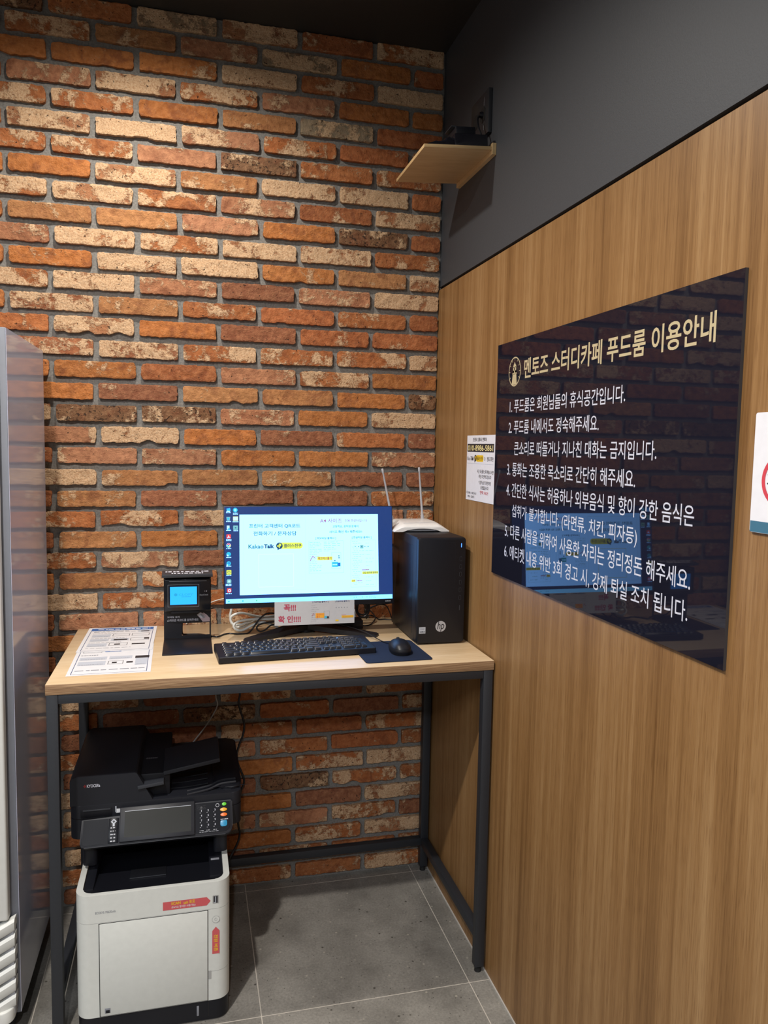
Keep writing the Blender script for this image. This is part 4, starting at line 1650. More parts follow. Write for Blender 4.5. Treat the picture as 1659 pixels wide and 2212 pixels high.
for i, m_ in enumerate(('lit_white', 'grey_print', 'grey_print')):
    a = Art()
    a.rrect(-0.003, -0.0012, 0.003, 0.0012, 0.001, m_, 1)
    yl = YF5 + 0.009
    p_ = KM @ Vector((XP + 0.008 + i * 0.014, yl, kz(yl)))
    a.build('indicator_light', p_, KM.to_3x3() @ Vector((1, 0, 0)), KM.to_3x3() @ Vector((0, 1, slope)), kcase)

# ------------------------------------------------------------------ mouse pad, mouse
mp_rot = radians(1.6)
g = Geo()
mp_m = Matrix.Translation((-0.2765, -0.4535, 0)) @ Matrix.Rotation(mp_rot, 4, 'Z')
g.prism(rounded(-0.0985, -0.110, 0.0985, 0.110, (0.010,) * 4, 6), TZ + 0.0002, TZ + 0.0032, 'mouse_pad_blue', mp_m, 0.0008)
o = g.build('mouse_pad', None)
tag(rebase(o), 'dark blue cloth mouse pad between keyboard and tower', 'mouse pad')
MZ = TZ + 0.0034
ms = thing('computer_mouse', 'small black wired mouse on the dark blue pad', 'mouse', (-0.250, -0.470, MZ), radians(-4))
MM = WORLD[ms.name]


def mouse_shell(z_lo, z_hi, grow=0.0):
    rings = []
    for k in range(13):
        t = k / 12
        z = z_lo + (z_hi - z_lo) * t
        s = sqrt(max(0.0, 1 - max(0.0, (z - 0.010) / 0.0275) ** 2.2)) if z > 0.010 else 0.93 + 0.07 * (z / 0.010)
        s = max(s, 0.02)
        ring = []
        for i in range(40):
            an = 2 * pi * i / 40
            ex = abs(cos(an)) ** 0.80 * math.copysign(1, cos(an))
            ey = abs(sin(an)) ** 0.85 * math.copysign(1, sin(an))
            ring.append(MM @ Vector(((0.0315 + grow) * s * ex, (0.054 + grow) * s * ey + (1 - s) * -0.006, z)))
        rings.append(ring)
    return rings


Geo().sections(mouse_shell(0.0, 0.0185), 'black_matte').build('base', ms, smooth=50)
Geo().sections(mouse_shell(0.0190, 0.0375), 'black_plastic').build('top_shell', ms, smooth=50)
g = Geo()
g.sections(mouse_shell(0.0180, 0.0196, -0.0006), 'black_gloss')
g.build('seam', ms, smooth=50)
g = Geo()
g.cyl(MM @ Vector((-0.0035, 0.028, 0.0275)), MM.to_3x3() @ Vector((1, 0, 0)), 0.009, 0.009, 0.007, 'rubber', 20)
g.build('scroll_wheel', ms)
Geo().tube([(-0.2465, -0.417, 0.958), (-0.256, -0.398, 0.955), (-0.271, -0.362, 0.9510), (-0.284, -0.324, 0.9525), (-0.296, -0.297, 0.957), (-0.312, -0.274, 0.963), (-0.345, -0.238, 0.9690), (-0.385, -0.20, 0.9735), (-0.408, -0.158, 0.9755), (-0.422, -0.112, 0.955), (-0.43, -0.085, 0.9475)],
           0.0016, 'cable_black', 8, 6).build('cord', ms)

# ------------------------------------------------------------------ payment terminal
tm = thing('payment_terminal', 'black card payment terminal stand with lit blue display', 'payment terminal', (-0.857, -0.29, TZ))
AX0, AX1 = -0.927, -0.786
g = Geo()
g.box((AX0, -0.383, TZ + 0.0003), (AX1, -0.196, TZ + 0.0038), 'black_plastic', 0.001)
g.build('base_plate', tm)
PY = -0.200
g = Geo()
zs0, zs1 = 0.957, 0.9955
for lo, hi in (((AX0, 0.9490), (-0.8735, 1.157)), ((-0.7905, 0.9490), (AX1, 1.157)), ((-0.8735, 0.9490), (-0.7905, zs0)), ((-0.8735, zs1), (-0.7905, 1.157))):
    g.box((lo[0], PY, lo[1]), (hi[0], PY + 0.004, hi[1]), 'black_plastic')
pl = g.build('back_plate', tm, smooth=0)
a = Art()
a.text('모바일 결제', -0.917, 1.0130, -0.8805, 1.0185, 'white_print', 1, 0.015)
a.text('스마트폰 바코드를 읽혀주세요', -0.917, 1.0015, -0.8240, 1.0095, 'white_print', 1, 0.015)
a.build('lettering', (0, PY, 0), (1, 0, 0), (0, 0, 1), pl)
a = Art()
a.poly([(-0.829, 1.0205), (-0.818, 1.0285), (-0.8105, 1.0245), (-0.809, 1.0270), (-0.799, 1.0200), (-0.7895, 1.0090), (-0.7895, 0.9985), (-0.8115, 0.9985), (-0.820, 1.0110)], 'skin_print', 1)
a.poly([(-0.8275, 1.0205), (-0.818, 1.0270), (-0.806, 1.0150), (-0.8155, 1.0095)], 'pale_print', 2)
a.poly([(-0.819, 1.0215), (-0.814, 1.0235), (-0.803, 1.0120), (-0.809, 1.0085)], 'grey_print', 3)
a.line(-0.8105, 1.0245, -0.800, 1.0130, 0.0012, 'grey_print', 4)
s_ = a.build('hand_picture', (0, PY, 0), (1, 0, 0), (0, 0, 1), pl)
s_['label'] = 'pale picture of a hand holding a phone'
g = Geo()
hm = Matrix.Translation((0, PY + 0.004, 1.157)) @ Matrix.Rotation(radians(6), 4, 'X')
g.box((AX0 - 0.004, -0.052, 0.0003), (AX1 + 0.004, 0.0, 0.0035), 'dark_plastic_light', 0.0008, 2, hm)
g.box((AX0 - 0.004, -0.0525, -0.0055), (AX1 + 0.004, -0.0495, 0.003), 'dark_plastic_light', 0.0008, 2, hm)
hd = g.build('header', tm)
a = Art()
for k, (x0, x1, y0) in enumerate(((AX0 + 0.006, AX1 - 0.008, -0.023), (AX0 + 0.024, AX1 - 0.024, -0.042))):
    a.dashes(x0, y0, x1, y0 + 0.011, 'white_print', 31 + k, 1, 0.4, 12)
a.build('lettering', hm @ Vector((0, 0, 0.0035)), (1, 0, 0), hm.to_3x3() @ Vector((0, 1, 0)), hd)
RY = -0.2365
g = Geo()
g.box((-0.924, RY, 1.0405), (-0.788, PY - 0.0002, 1.139), 'black_gloss', 0.0025, 3)
rd = g.build('card_reader', tm)
a = Art()
a.frame(-0.914, 1.0545, -0.8225, 1.1225, 0.0007, 'grey_print', 1)
a.rect(-0.9075, 1.0615, -0.8290, 1.1160, 'lit_lcd', 1)
a.text('CLOFY', -0.8815, 1.0885, -0.8400, 1.0955, 'lit_lcd_dark', 2, 0.01)
a.poly([(-0.8910 + 0.0055 * cos(q), 1.0920 + 0.0052 * sin(q)) for q in [pi / 6 + pi / 3 * i for i in range(6)]], 'lit_lcd_dark', 2)
a.dashes(-0.874, 1.0845, -0.847, 1.0862, 'lit_lcd_dark', 4, 2, 0.2, 7)
a.build('display', (0, RY, 0), (1, 0, 0), (0, 0, 1), rd)
a = Art()
a.text('EasyCheck', -0.8205, 1.0865, -0.7950, 1.0920, 'grey_print', 1, 0.0, 0.2)
a.disc(-0.800, 1.1010, 0.0010, 'white_print', 1)
a.disc(-0.805, 1.1010, 0.0008, 'soft_white_print', 1)
a.rect(-0.910, 1.1325, -0.800, 1.1332, 'grey_print', 1)
a.build('lettering', (0, RY, 0), (1, 0, 0), (0, 0, 1), rd)
box((-0.905, RY + 0.004, 1.0335), (-0.822, PY - 0.0005, 1.0403), 'black_matte', 0.001).build('card_slot', rd)

# ------------------------------------------------------------------ instruction sheets


def sheet(name, lab, x0, y0, x1, y1, z, rot, upper):
    cx_, cy_ = (x0 + x1) / 2, (y0 + y1) / 2
    t_ = thing(name, lab, 'paper', (cx_, cy_, z), radians(rot), None)
    Mt = WORLD[t_.name]
    w2, h2 = (x1 - x0) / 2, (y1 - y0) / 2
    g_ = Geo()
    g_.box((-w2, -h2, 0), (w2, h2, 0.0005), 'paper', 0, 1, Mt)
    a_ = Art()
    m_ = 0.010
    a_.frame(-w2 + m_, -h2 + m_, w2 - m_, h2 - m_, 0.0016, 'navy_print', 1)
    rs_ = random.Random(9)

    def panel(u0, v0, u1, v1, kind):
        W_ = lambda u: -w2 + u * 2 * w2
        H_ = lambda v: -h2 + v * 2 * h2
        if kind == 'frame':
            a_.frame(W_(u0), H_(v0), W_(u1), H_(v1), 0.0014, 'black_print', 2)
        elif kind == 'grey':
            a_.rect(W_(u0), H_(v0), W_(u1), H_(v1), 'pale_print', 2)
            a_.dashes(W_(u0) + 0.004, H_(v0) + 0.006, W_(u1) - 0.006, H_(v0) + 0.009, 'grey_print', rs_.random(), 3)
        elif kind == 'dark':
            a_.rect(W_(u0), H_(v0), W_(u1), H_(v1), 'black_print', 3)
        elif kind == 'blue':
            a_.rect(W_(u0), H_(v0), W_(u1), H_(v1), 'blue_print', 3)
            a_.rect(W_(u0 + 0.06), H_(v0 + 0.012), W_(u1 - 0.02), H_(v1 - 0.01), 'paper', 4)
        elif kind == 'line':
            a_.dashes(W_(u0), H_(v0), W_(u1), H_(v1), 'grey_print', rs_.random(), 2, 0.35, 12)
    if upper:
        a_.rect(-w2 + m_, h2 - m_ - 0.032, w2 - m_, h2 - m_, 'blue_print', 2)
        a_.dashes(-w2 + 0.03, h2 - m_ - 0.021, w2 - 0.02, h2 - m_ - 0.012, 'paper', 2, 3, 0.3, 14)
        for p_ in ((0.10, 0.815, 0.60, 0.828, 'line'), (0.10, 0.79, 0.75, 0.80, 'line'), (0.74, 0.76, 0.93, 0.83, 'grey'), (0.78, 0.77, 0.90, 0.80, 'dark'),
                   (0.10, 0.72, 0.45, 0.73, 'line'), (0.10, 0.575, 0.36, 0.69, 'grey'), (0.39, 0.60, 0.63, 0.69, 'frame'), (0.66, 0.60, 0.91, 0.70, 'frame'),
                   (0.10, 0.52, 0.60, 0.53, 'line'), (0.10, 0.40, 0.36, 0.50, 'grey'), (0.39, 0.41, 0.64, 0.50, 'grey'), (0.43, 0.42, 0.62, 0.47, 'dark'),
                   (0.66, 0.40, 0.92, 0.50, 'frame'), (0.85, 0.44, 0.92, 0.50, 'dark'), (0.10, 0.34, 0.55, 0.35, 'line'), (0.10, 0.19, 0.36, 0.31, 'grey'),
                   (0.39, 0.21, 0.64, 0.31, 'frame'), (0.46, 0.24, 0.54, 0.28, 'dark'), (0.70, 0.23, 0.88, 0.27, 'dark'), (0.10, 0.12, 0.70, 0.13, 'line')):
            panel(*p_)
    else:
        for p_ in ((0.08, 0.88, 0.50, 0.895, 'line'), (0.09, 0.74, 0.33, 0.84, 'frame'), (0.37, 0.75, 0.58, 0.84, 'blue'), (0.60, 0.76, 0.74, 0.81, 'grey'), (0.78, 0.78, 0.93, 0.84, 'dark'),
                   (0.08, 0.64, 0.30, 0.66, 'line'), (0.08, 0.48, 0.42, 0.58, 'grey'), (0.45, 0.48, 0.74, 0.58, 'grey'), (0.78, 0.48, 0.96, 0.56, 'dark'), (0.79, 0.25, 0.94, 0.47, 'grey'),
                   (0.08, 0.30, 0.42, 0.43, 'grey'), (0.45, 0.31, 0.64, 0.42, 'frame'), (0.50, 0.34, 0.56, 0.38, 'dark'), (0.68, 0.33, 0.76, 0.38, 'dark'), (0.08, 0.13, 0.92, 0.15, 'line')):
            panel(*p_)
    a_.into(g_, Mt @ Vector((0, 0, 0.0005)), Mt.to_3x3() @ Vector((1, 0, 0)), Mt.to_3x3() @ Vector((0, 1, 0)), eps=0.00012)
    g_.build('laminated_sheet', t_, smooth=0)


sheet('instruction_sheet', 'laminated instruction sheet nearest the table front, below the blue headed one', -1.163, -0.5365, -0.953, -0.2395, TZ + 0.0003, 0.8, False)
sheet('instruction_sheet', 'laminated instruction sheet with a blue heading, at the back near the bricks', -1.1655, -0.309, -0.9555, -0.013, TZ + 0.00125, -0.5, True)

# ------------------------------------------------------------------ cables on the table
g = Geo()
g.tube([(-0.66, -0.125, 1.16), (-0.70, -0.105, 1.06), (-0.712, -0.10, 1.035), (-0.720, -0.10, 1.005), (-0.722, -0.10, 0.985), (-0.717, -0.10, 0.965), (-0.700, -0.10, 0.953), (-0.682, -0.105, 0.954), (-0.662, -0.105, 0.965),
        (-0.637, -0.105, 0.977), (-0.61, -0.105, 0.979), (-0.58, -0.10, 0.983), (-0.555, -0.10, 0.985), (-0.548, -0.112, 0.991), (-0.560, -0.122, 0.995), (-0.582, -0.122, 0.991), (-0.621, -0.12, 0.988), (-0.653, -0.12, 0.995), (-0.683, -0.12, 1.003),
        (-0.705, -0.12, 1.001), (-0.720, -0.12, 0.992), (-0.721, -0.12, 0.978), (-0.710, -0.122, 0.966), (-0.689, -0.125, 0.967), (-0.664, -0.125, 0.977), (-0.639, -0.122, 0.984), (-0.60, -0.12, 0.979), (-0.566, -0.122, 0.976),
        (-0.553, -0.132, 0.980), (-0.566, -0.140, 0.985), (-0.604, -0.142, 0.985), (-0.64, -0.142, 0.987), (-0.679, -0.142, 0.985), (-0.704, -0.142, 0.978), (-0.713, -0.142, 0.966), (-0.704, -0.142, 0.954), (-0.685, -0.145, 0.953), (-0.658, -0.145, 0.966), (-0.625, -0.145, 0.976), (-0.586, -0.148, 0.966), (-0.566, -0.148, 0.952), (-0.545, -0.15, 0.9497)],
       0.0042, 'cable_white', 12, 6)
o = g.build('coiled_cable', None)
tag(rebase(o), 'thick white cable bundled in loops behind the monitor', 'cable')
g = Geo()
g.tube([(-0.872, -0.190, 1.02), (-0.874, -0.178, 0.975), (-0.872, -0.160, 0.9530), (-0.862, -0.150, 0.9480), (-0.845, -0.150, 0.9475), (-0.823, -0.153, 0.9475), (-0.803, -0.168, 0.9475), (-0.781, -0.188, 0.9475), (-0.765, -0.196, 0.9475), (-0.744, -0.169, 0.9475), (-0.727, -0.160, 0.9475), (-0.700, -0.170, 0.9475), (-0.672, -0.168, 0.9475), (-0.657, -0.160, 0.957),
        (-0.645, -0.158, 0.974), (-0.633, -0.158, 0.990), (-0.614, -0.158, 1.005), (-0.595, -0.158, 1.008), (-0.576, -0.158, 1.003), (-0.567, -0.158, 0.992), (-0.583, -0.160, 0.980), (-0.607, -0.162, 0.979), (-0.634, -0.164, 0.973), (-0.642, -0.166, 0.962), (-0.632, -0.168, 0.952), (-0.616, -0.168, 0.956), (-0.598, -0.168, 0.970), (-0.57, -0.166, 0.978), (-0.545, -0.160, 0.985)],
       0.0027, 'cable_black', 10, 6)
o = g.build('data_cable', None)
tag(rebase(o), 'black cable looping from the payment terminal behind the monitor', 'cable')
g = Geo()
g.tube([(-0.318, -0.105, 1.05), (-0.305, -0.10, 1.018), (-0.302, -0.10, 0.992), (-0.290, -0.10, 0.974), (-0.273, -0.10, 0.972), (-0.259, -0.10, 0.987), (-0.258, -0.10, 1.016), (-0.268, -0.095, 1.03), (-0.292, -0.093, 1.018), (-0.297, -0.092, 0.990), (-0.285, -0.092, 0.978), (-0.270, -0.092, 0.979), (-0.263, -0.092, 0.995), (-0.265, -0.09, 1.04), (-0.28, -0.088, 1.06)],
       0.0032, 'cable_black', 10, 6)
o = g.build('hanging_cable', None)
tag(rebase(o), 'black video cable hanging in a coil between monitor and tower', 'cable')
for lab, rad, pts in (
    ('thin black cable curling forward on the table beside the adapter brick', 0.0020, [(-0.305, -0.062, 0.9474), (-0.292, -0.11, 0.9474), (-0.278, -0.128, 0.9474), (-0.255, -0.115, 0.9474), (-0.235, -0.085, 0.953), (-0.228, -0.07, 0.962), (-0.236, -0.06, 0.975), (-0.246, -0.055, 0.988), (-0.215, -0.045, 0.998), (-0.19, -0.035, 1.0)]),
    ('thin black cable running along the table top into the tower', 0.0022, [(-0.300, -0.046, 0.9476), (-0.262, -0.047, 0.958), (-0.240, -0.047, 0.963), (-0.222, -0.047, 0.956), (-0.208, -0.047, 0.9476), (-0.192, -0.047, 0.9476), (-0.16, -0.055, 0.9476), (-0.135, -0.055, 0.965), (-0.13, -0.06, 0.99)]),
    ('thin black cable arching high behind the tower', 0.0020, [(-0.250, -0.030, 0.9474), (-0.245, -0.034, 0.975), (-0.235, -0.036, 0.990), (-0.207, -0.036, 0.998), (-0.183, -0.036, 0.994), (-0.170, -0.036, 0.975), (-0.160, -0.036, 0.9474)]),
):
    g = Geo()
    g.tube(pts, rad, 'cable_black', 8, 6)
    o = g.build('thin_cable', None)
    tag(rebase(o), lab, 'cable')
ab = thing('adapter_brick', 'black power adapter brick lying behind the right monitor foot', 'power adapter', (-0.345, -0.135, TZ))
g = Geo()
g.box((-0.392, -0.165, TZ + 0.0003), (-0.292, -0.112, TZ + 0.030), 'black_plastic', 0.003)
g.build('housing', ab)
Geo().tube([(-0.350, -0.113, TZ + 0.015), (-0.350, -0.100, TZ + 0.013), (-0.352, -0.082, TZ + 0.004), (-0.36, -0.045, TZ + 0.003)], 0.0024, 'cable_black', 8, 5).build('cord', ab)
g = Geo()
g.box((-0.330, -0.088, TZ + 0.0003), (-0.298, -0.058, TZ + 0.048), 'white_plastic', 0.006, 3)
g.cyl((-0.314, -0.073, TZ + 0.048), (0, 0, 1), 0.009, 0.006, 0.008, 'white_plastic', 16)
o = g.build('white_plug', None)
tag(rebase(o), 'white plug adapter standing at the back beside the hanging black coil', 'plug')
g = Geo()
g.tube([(-0.862, -0.008, 0.9475), (-0.82, -0.009, 1.000), (-0.776, -0.010, 1.021), (-0.738, -0.012, 1.031), (-0.70, -0.02, 1.034), (-0.66, -0.05, 1.05)], 0.0016, 'cable_white', 8, 6)
o = g.build('white_wire', None)
tag(rebase(o), 'thin white wire along the bricks behind the payment terminal', 'wire')
# below the table
g = Geo()
g.tube([(-0.687, -0.046, 0.885), (-0.684, -0.046, 0.76), (-0.687, -0.046, 0.708), (-0.691, -0.046, 0.681), (-0.685, -0.046, 0.653), (-0.675, -0.046, 0.619), (-0.672, -0.046, 0.596), (-0.678, -0.046, 0.563), (-0.690, -0.046, 0.531), (-0.697, -0.046, 0.500), (-0.693, -0.046, 0.469), (-0.682, -0.046, 0.440), (-0.673, -0.046, 0.414),
        (-0.674, -0.046, 0.394), (-0.683, -0.046, 0.370), (-0.694, -0.046, 0.31), (-0.691, -0.046, 0.250), (-0.686, -0.046, 0.222), (-0.695, -0.048, 0.186), (-0.719, -0.056, 0.145), (-0.736, -0.075, 0.12)], 0.0036, 'cable_black', 10, 6)
o = g.build('power_cable', None)
tag(rebase(o), 'black power cord hanging under the table down to the printer', 'cable')
g = Geo()
g.tube([(-0.775, -0.046, 0.885), (-0.768, -0.046, 0.76), (-0.766, -0.046, 0.706), (-0.761, -0.046, 0.678), (-0.775, -0.046, 0.646), (-0.804, -0.046, 0.601), (-0.844, -0.046, 0.549), (-0.88, -0.046, 0.48), (-0.90, -0.046, 0.3), (-0.905, -0.050, 0.06), (-0.91, -0.055, 0.0035)], 0.0022, 'printer_grey', 8, 6)
o = g.build('network_cable', None)
tag(rebase(o), 'thin pale network cable slanting down the bricks under the table', 'cable')

# ------------------------------------------------------------------ things on the right wall
sg = thing('rules_sign', 'large glossy black acrylic sign with gold heading and white rules', 'sign', (-0.003, -1.059, 1.195))
g = Geo()
g.box((-0.0062, -1.5554, 1.1952), (-0.0004, -0.5627, 1.8391), 'black_acrylic')
for i, f in enumerate(g.f):
    ps = [g.v[k] for k in f]
    nrm = (ps[1] - ps[0]).cross(ps[2] - ps[1]).normalized()
    if abs(nrm.x) < 0.5:
        g.m[i] = g.slot('acrylic_edge')
sp_ = g.build('panel', sg, smooth=0)
WU, WV = (0, -1, 0), (0, 0, 1)


def on_wall(art, name, parent, x=-0.0062):
    return art.build(name, (x, 0, 0), WU, WV, parent)


a = Art()
a.text('멘토즈 스터디카페 푸드룸 이용안내', 0.742, 1.7320, 1.493, 1.7840, 'gold_print', 1, 0.017)
o = on_wall(a, 'heading', sp_)
o['label'] = 'gold heading lettering'
a = Art()
ex, ez, er = 0.682, 1.756, 0.039
a.ring(ex, ez, er, 0.0032, 'gold_print', 1)
for q in range(12):
    an = 2 * pi * q / 12
    if abs(sin(an) + 1) < 0.3 or abs(an - 1.5 * pi) < 0.6:
        continue
    a.line(ex + cos(an) * 0.029, ez + sin(an) * 0.029, ex + cos(an) * 0.036, ez + sin(an) * 0.036, 0.0016, 'gold_print', 1)
a.poly([(ex - 0.016, ez - 0.0345), (ex + 0.016, ez - 0.0345), (ex + 0.0115, ez - 0.006), (ex - 0.0115, ez - 0.006)], 'gold_print', 2)
a.rect(ex - 0.0135, ez - 0.007, ex + 0.0135, ez - 0.003, 'gold_print', 2)
a.rect(ex - 0.0095, ez - 0.003, ex - 0.0030, ez + 0.013, 'gold_print', 2)
a.rect(ex + 0.0030, ez - 0.003, ex + 0.0095, ez + 0.013, 'gold_print', 2)
a.rect(ex - 0.0095, ez - 0.003, ex + 0.0095, ez + 0.003, 'gold_print', 2)
a.rect(ex - 0.0105, ez + 0.011, ex + 0.0105, ez + 0.0145, 'gold_print', 2)
a.poly([(ex - 0.010, ez + 0.0145), (ex + 0.010, ez + 0.0145), (ex + 0.0035, ez + 0.0215), (ex, ez + 0.0265), (ex - 0.0035, ez + 0.0215)], 'gold_print', 2)
o = on_wall(a, 'emblem', sp_)
o['label'] = 'gold round emblem with a lighthouse inside a dial'
for body_, y0, y1, zb_, zt_ in (
    ('1. 푸드룸은 회원님들의 휴식공간입니다.', 0.657, 1.228, 1.6460, 1.6825),
    ('2. 푸드룸 내에서도 정숙해주세요.', 0.654, 1.130, 1.5900, 1.6265),
    ('큰소리로 떠들거나 지나친 대화는 금지입니다.', 0.695, 1.343, 1.5330, 1.5700),
    ('3. 통화는 조용한 목소리로 간단히 해주세요.', 0.653, 1.277, 1.4765, 1.5140),
    ('4. 간단한 식사는 허용하나 외부음식 및 향이 강한 음식은', 0.652, 1.462, 1.4205, 1.4590),
    ('섭취가 불가합니다. (라면류, 치킨, 피자등)', 0.694, 1.292, 1.3620, 1.4020),
    ('5. 다른 사람을 위하여 사용한 자리는 정리정돈 해주세요.', 0.651, 1.461, 1.3080, 1.3460),
    ('6. 에티켓 내용 위반 3회 경고 시, 강제 퇴실 조치 됩니다.', 0.651, 1.458, 1.2500, 1.2900)):
    a = Art()
    a.text(body_, y0, zb_, y1, zt_, 'white_print', 1, 0.006)
    on_wall(a, 'rule_line', sp_)

cn = thing('contact_notice', 'small white paper notice with a phone number taped beside the black sign', 'notice', (-0.001, -0.438, 1.39))
g = Geo()
CY0, CY1, CZ0, CZ1 = 0.3215, 0.5545, 1.3895, 1.5895
g.box((-0.0012, -CY1, CZ0), (-0.0004, -CY0, CZ1), 'paper_wall')
a = Art()
cw, ch_ = CY1 - CY0, CZ1 - CZ0
X = lambda u: CY0 + u * cw
Zc = lambda v: CZ1 - v * ch_


def ct(body_, u0, u1, v0, v1, m_, b_=0.0):
    a.text(body_, X(u0), Zc(v1), X(u1), Zc(v0), m_, 3, b_)


ct('프린터 오류시 연락처', 0.22, 0.70, 0.035, 0.095, 'black_print', 0.006)
a.rect(X(0.02), Zc(0.252), X(0.95), Zc(0.130), 'black_print', 1)
ct('010-8986-5861', 0.045, 0.925, 0.150, 0.236, 'pale_yellow_print', 0.010)
ct('Kakao', 0.02, 0.145, 0.325, 0.382, 'grey_print')
ct('Talk', 0.15, 0.265, 0.322, 0.382, 'black_print', 0.02)
a.rrect(X(0.35), Zc(0.398), X(0.605), Zc(0.300), 0.006, 'yellow_print', 1)
a.disc(X(0.325), Zc(0.345), 0.0095, 'black_print', 2)
a.poly([(X(0.29), Zc(0.37)), (X(0.335), Zc(0.39)), (X(0.30), Zc(0.415))], 'black_print', 2)
ct('P', 0.310, 0.345, 0.315, 0.375, 'yellow_print', 0.05)
ct('플러스친구', 0.385, 0.59, 0.320, 0.380, 'black_print', 0.004)
ct('ID', 0.645, 0.675, 0.325, 0.375, 'black_print')
ct('멘토즈푸만', 0.735, 0.945, 0.320, 0.385, 'black_print')
a.rect(X(0.02), Zc(0.432), X(0.95), Zc(0.427), 'pale_print', 1)
ct('시간 외 플러스톡 해놓으시면', 0.40, 0.955, 0.515, 0.572, 'black_print')
ct('확인 후 연락드립니다', 0.46, 0.89, 0.590, 0.645, 'black_print')
ct('* 점주님은 프린터랑', 0.46, 0.88, 0.680, 0.735, 'black_print')
ct('상관없습니다', 0.535, 0.805, 0.755, 0.810, 'black_print')
ct('연락 NO!!', 0.52, 0.80, 0.830, 0.885, 'coral_sticker', 0.004)
ct('시간 0900 - 1800 월~금', 0.02, 0.39, 0.865, 0.905, 'black_print')
ct('0900 - 1200 토', 0.075, 0.325, 0.925, 0.960, 'black_print')
a.into(g, (-0.0012, 0, 0), WU, WV)
g.build('sheet', cn, smooth=0)

ns = thing('prohibition_sign', 'white plastic sign with red ring and blue foot strip, right of the black sign', 'sign', (-0.003, -1.75, 1.428))
g = Geo()
g.prism(rounded(1.5955, 1.4285, 1.90, 1.612, (0.004, 0.004, 0.004, 0.004), 4), 0.0004, 0.0045, 'paper_wall', Matrix(((0, 0, -1, 0), (-1, 0, 0, 0), (0, 1, 0, 0), (0, 0, 0, 1))))
sh = g.build('panel', ns, smooth=30)
a = Art()
a.rect(1.5965, 1.4290, 1.899, 1.4460, 'teal_print', 1)
a.build('foot_strip', (-0.0045, 0, 0), WU, WV, sh)
a = Art()
a.ring(1.6545, 1.5095, 0.0385, 0.0068, 'red_print', 2)
a.build('ring', (-0.0045, 0, 0), WU, WV, sh)
a = Art()
a.text('지', 1.6270, 1.499, 1.650, 1.521, 'black_print', 1)
a.build('lettering', (-0.0045, 0, 0), WU, WV, sh)

# ------------------------------------------------------------------ shelf and what stands on it
# the board sags a little towards the room
SHM = Matrix.Translation((-0.0094, 0, 2.4015)) @ Matrix.Rotation(radians(-4.1), 4, 'Y') @ Matrix.Translation((0.0094, 0, -2.3905))
shf = thing('wall_shelf', 'small plywood shelf high in the corner on the grey wall', 'shelf', (-0.1, -0.33, 2.386))
g = Geo()
g.box((-0.2110, -0.4775, 2.3905), (-0.0094, -0.1780, 2.3995), 'shelf_face', 0.0006)
for i, f in enumerate(g.f):
    ps = [g.v[k] for k in f]
    nrm = (ps[1] - ps[0]).cross(ps[2] - ps[1]).normalized()
    if abs(nrm.z) > 0.9:
        g.m[i] = g.slot('shelf_face')
g.xf(SHM).build('board', shf)
g = Geo()
g.box((-0.0090, -0.4800, 2.3880), (0.0036, -0.1770, 2.4200), 'shelf_face', 0.0003, 1)
g.build('batten', shf)
bx = thing('wrapped_box', 'black device in crinkled shiny black film on the wall shelf', 'device', (-0.08, -0.36, 2.3995))
g = Geo()
g.box((-0.118, -0.4735, 2.3998), (-0.018, -0.310, 2.4335), 'black_film', 0.003)
g.xf(SHM).build('device', bx)
g = Geo()
rings = []
nr = 17
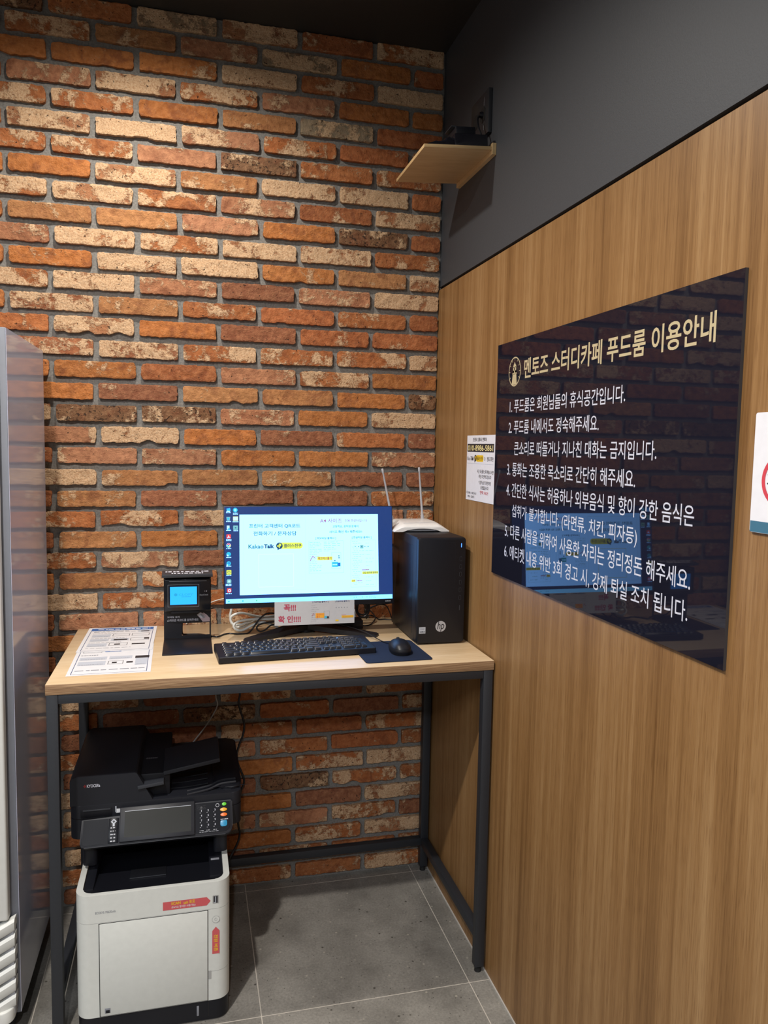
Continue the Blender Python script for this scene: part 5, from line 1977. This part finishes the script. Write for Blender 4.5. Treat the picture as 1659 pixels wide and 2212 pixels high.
for k in range(nr):
    t = k / (nr - 1)
    x = -0.2085 + 0.100 * t
    hgt = 0.003 + 0.028 * t ** 1.1
    ring = []
    for i in range(26):
        an = 2 * pi * i / 26
        y = -0.420 + 0.053 * math.copysign(abs(cos(an)) ** 0.45, cos(an)) * (0.80 + 0.20 * t)
        z = 2.3998 + hgt * max(0.0, sin(an)) ** 0.45
        q = Vector((x * 40, y * 40, z * 30))
        crumple = noise.noise(q) * 0.010 + abs(noise.noise(q * 2.3)) * 0.011
        if sin(an) > 0.05:
            z += crumple * (0.35 + t) * 0.8
            y += noise.noise(q + Vector((9, 2, 4))) * 0.006
        z = max(z, 2.3997)
        ring.append((x + (noise.noise(q * 1.3) * 0.004 if 0 < k < nr - 1 else 0), y, z))
    rings.append(ring)
g.sections(rings, 'black_film')
g.xf(SHM).build('film', bx, smooth=22)
pa = thing('power_adapter', 'small black power adapter stacked on the wrapped device', 'power adapter', (-0.08, -0.42, 2.44))
g = Geo()
g.box((-0.112, -0.468, 2.4340), (-0.052, -0.392, 2.4550), 'black_plastic', 0.003)
g.xf(SHM).build('housing', pa)
pwm = Matrix.Translation((-0.112, -0.43, 2.4568)) @ Matrix.Rotation(radians(5), 4, 'Y')
g = Geo()
g.box((-0.010, -0.03, -0.0012), (0.055, 0.03, 0.0008), 'dark_plastic_light', 0.0004, 2, pwm)
g.xf(SHM).build('lid', pa)
ot = thing('wall_outlet', 'black double wall outlet above the corner shelf', 'outlet', (-0.004, -0.37, 2.465))
g = Geo()
g.box((-0.0085, -0.440, 2.4650), (0.0036, -0.298, 2.5900), 'socket_dark', 0.002)
op = g.build('cover_plate', ot)
for yy in (-0.340, -0.398):
    g = Geo()
    g.cyl((-0.0080, yy, 2.5275), (-1, 0, 0), 0.0225, 0.0215, 0.0020, 'rubber', 32)
    g.cyl((-0.0101, yy, 2.5275), (-1, 0, 0), 0.0185, 0.0185, 0.0003, 'rubber', 32)
    g.build('socket', op)
a = Art()
for zz in (2.5640, 2.4950):
    a.rect(0.4045, zz - 0.012, 0.4055, zz + 0.012, 'pale_print', 1)
a.build('marking', (-0.0085, 0, 0), WU, WV, op)
pg = thing('power_plug', 'black plug in the outlet with its cord dropping to the shelf', 'plug', (-0.03, -0.398, 2.52))
g = Geo()
g.cyl((-0.0106, -0.398, 2.5275), (-1, 0, 0), 0.0095, 0.0075, 0.010, 'black_plastic', 24)
g.build('plug_body', pg)
Geo().tube([(-0.018, -0.398, 2.524), (-0.027, -0.404, 2.514), (-0.031, -0.416, 2.494), (-0.031, -0.428, 2.474), (-0.028, -0.436, 2.458), (-0.026, -0.440, 2.4485)], 0.0028, 'cable_black', 8, 6).build('cord', pg)
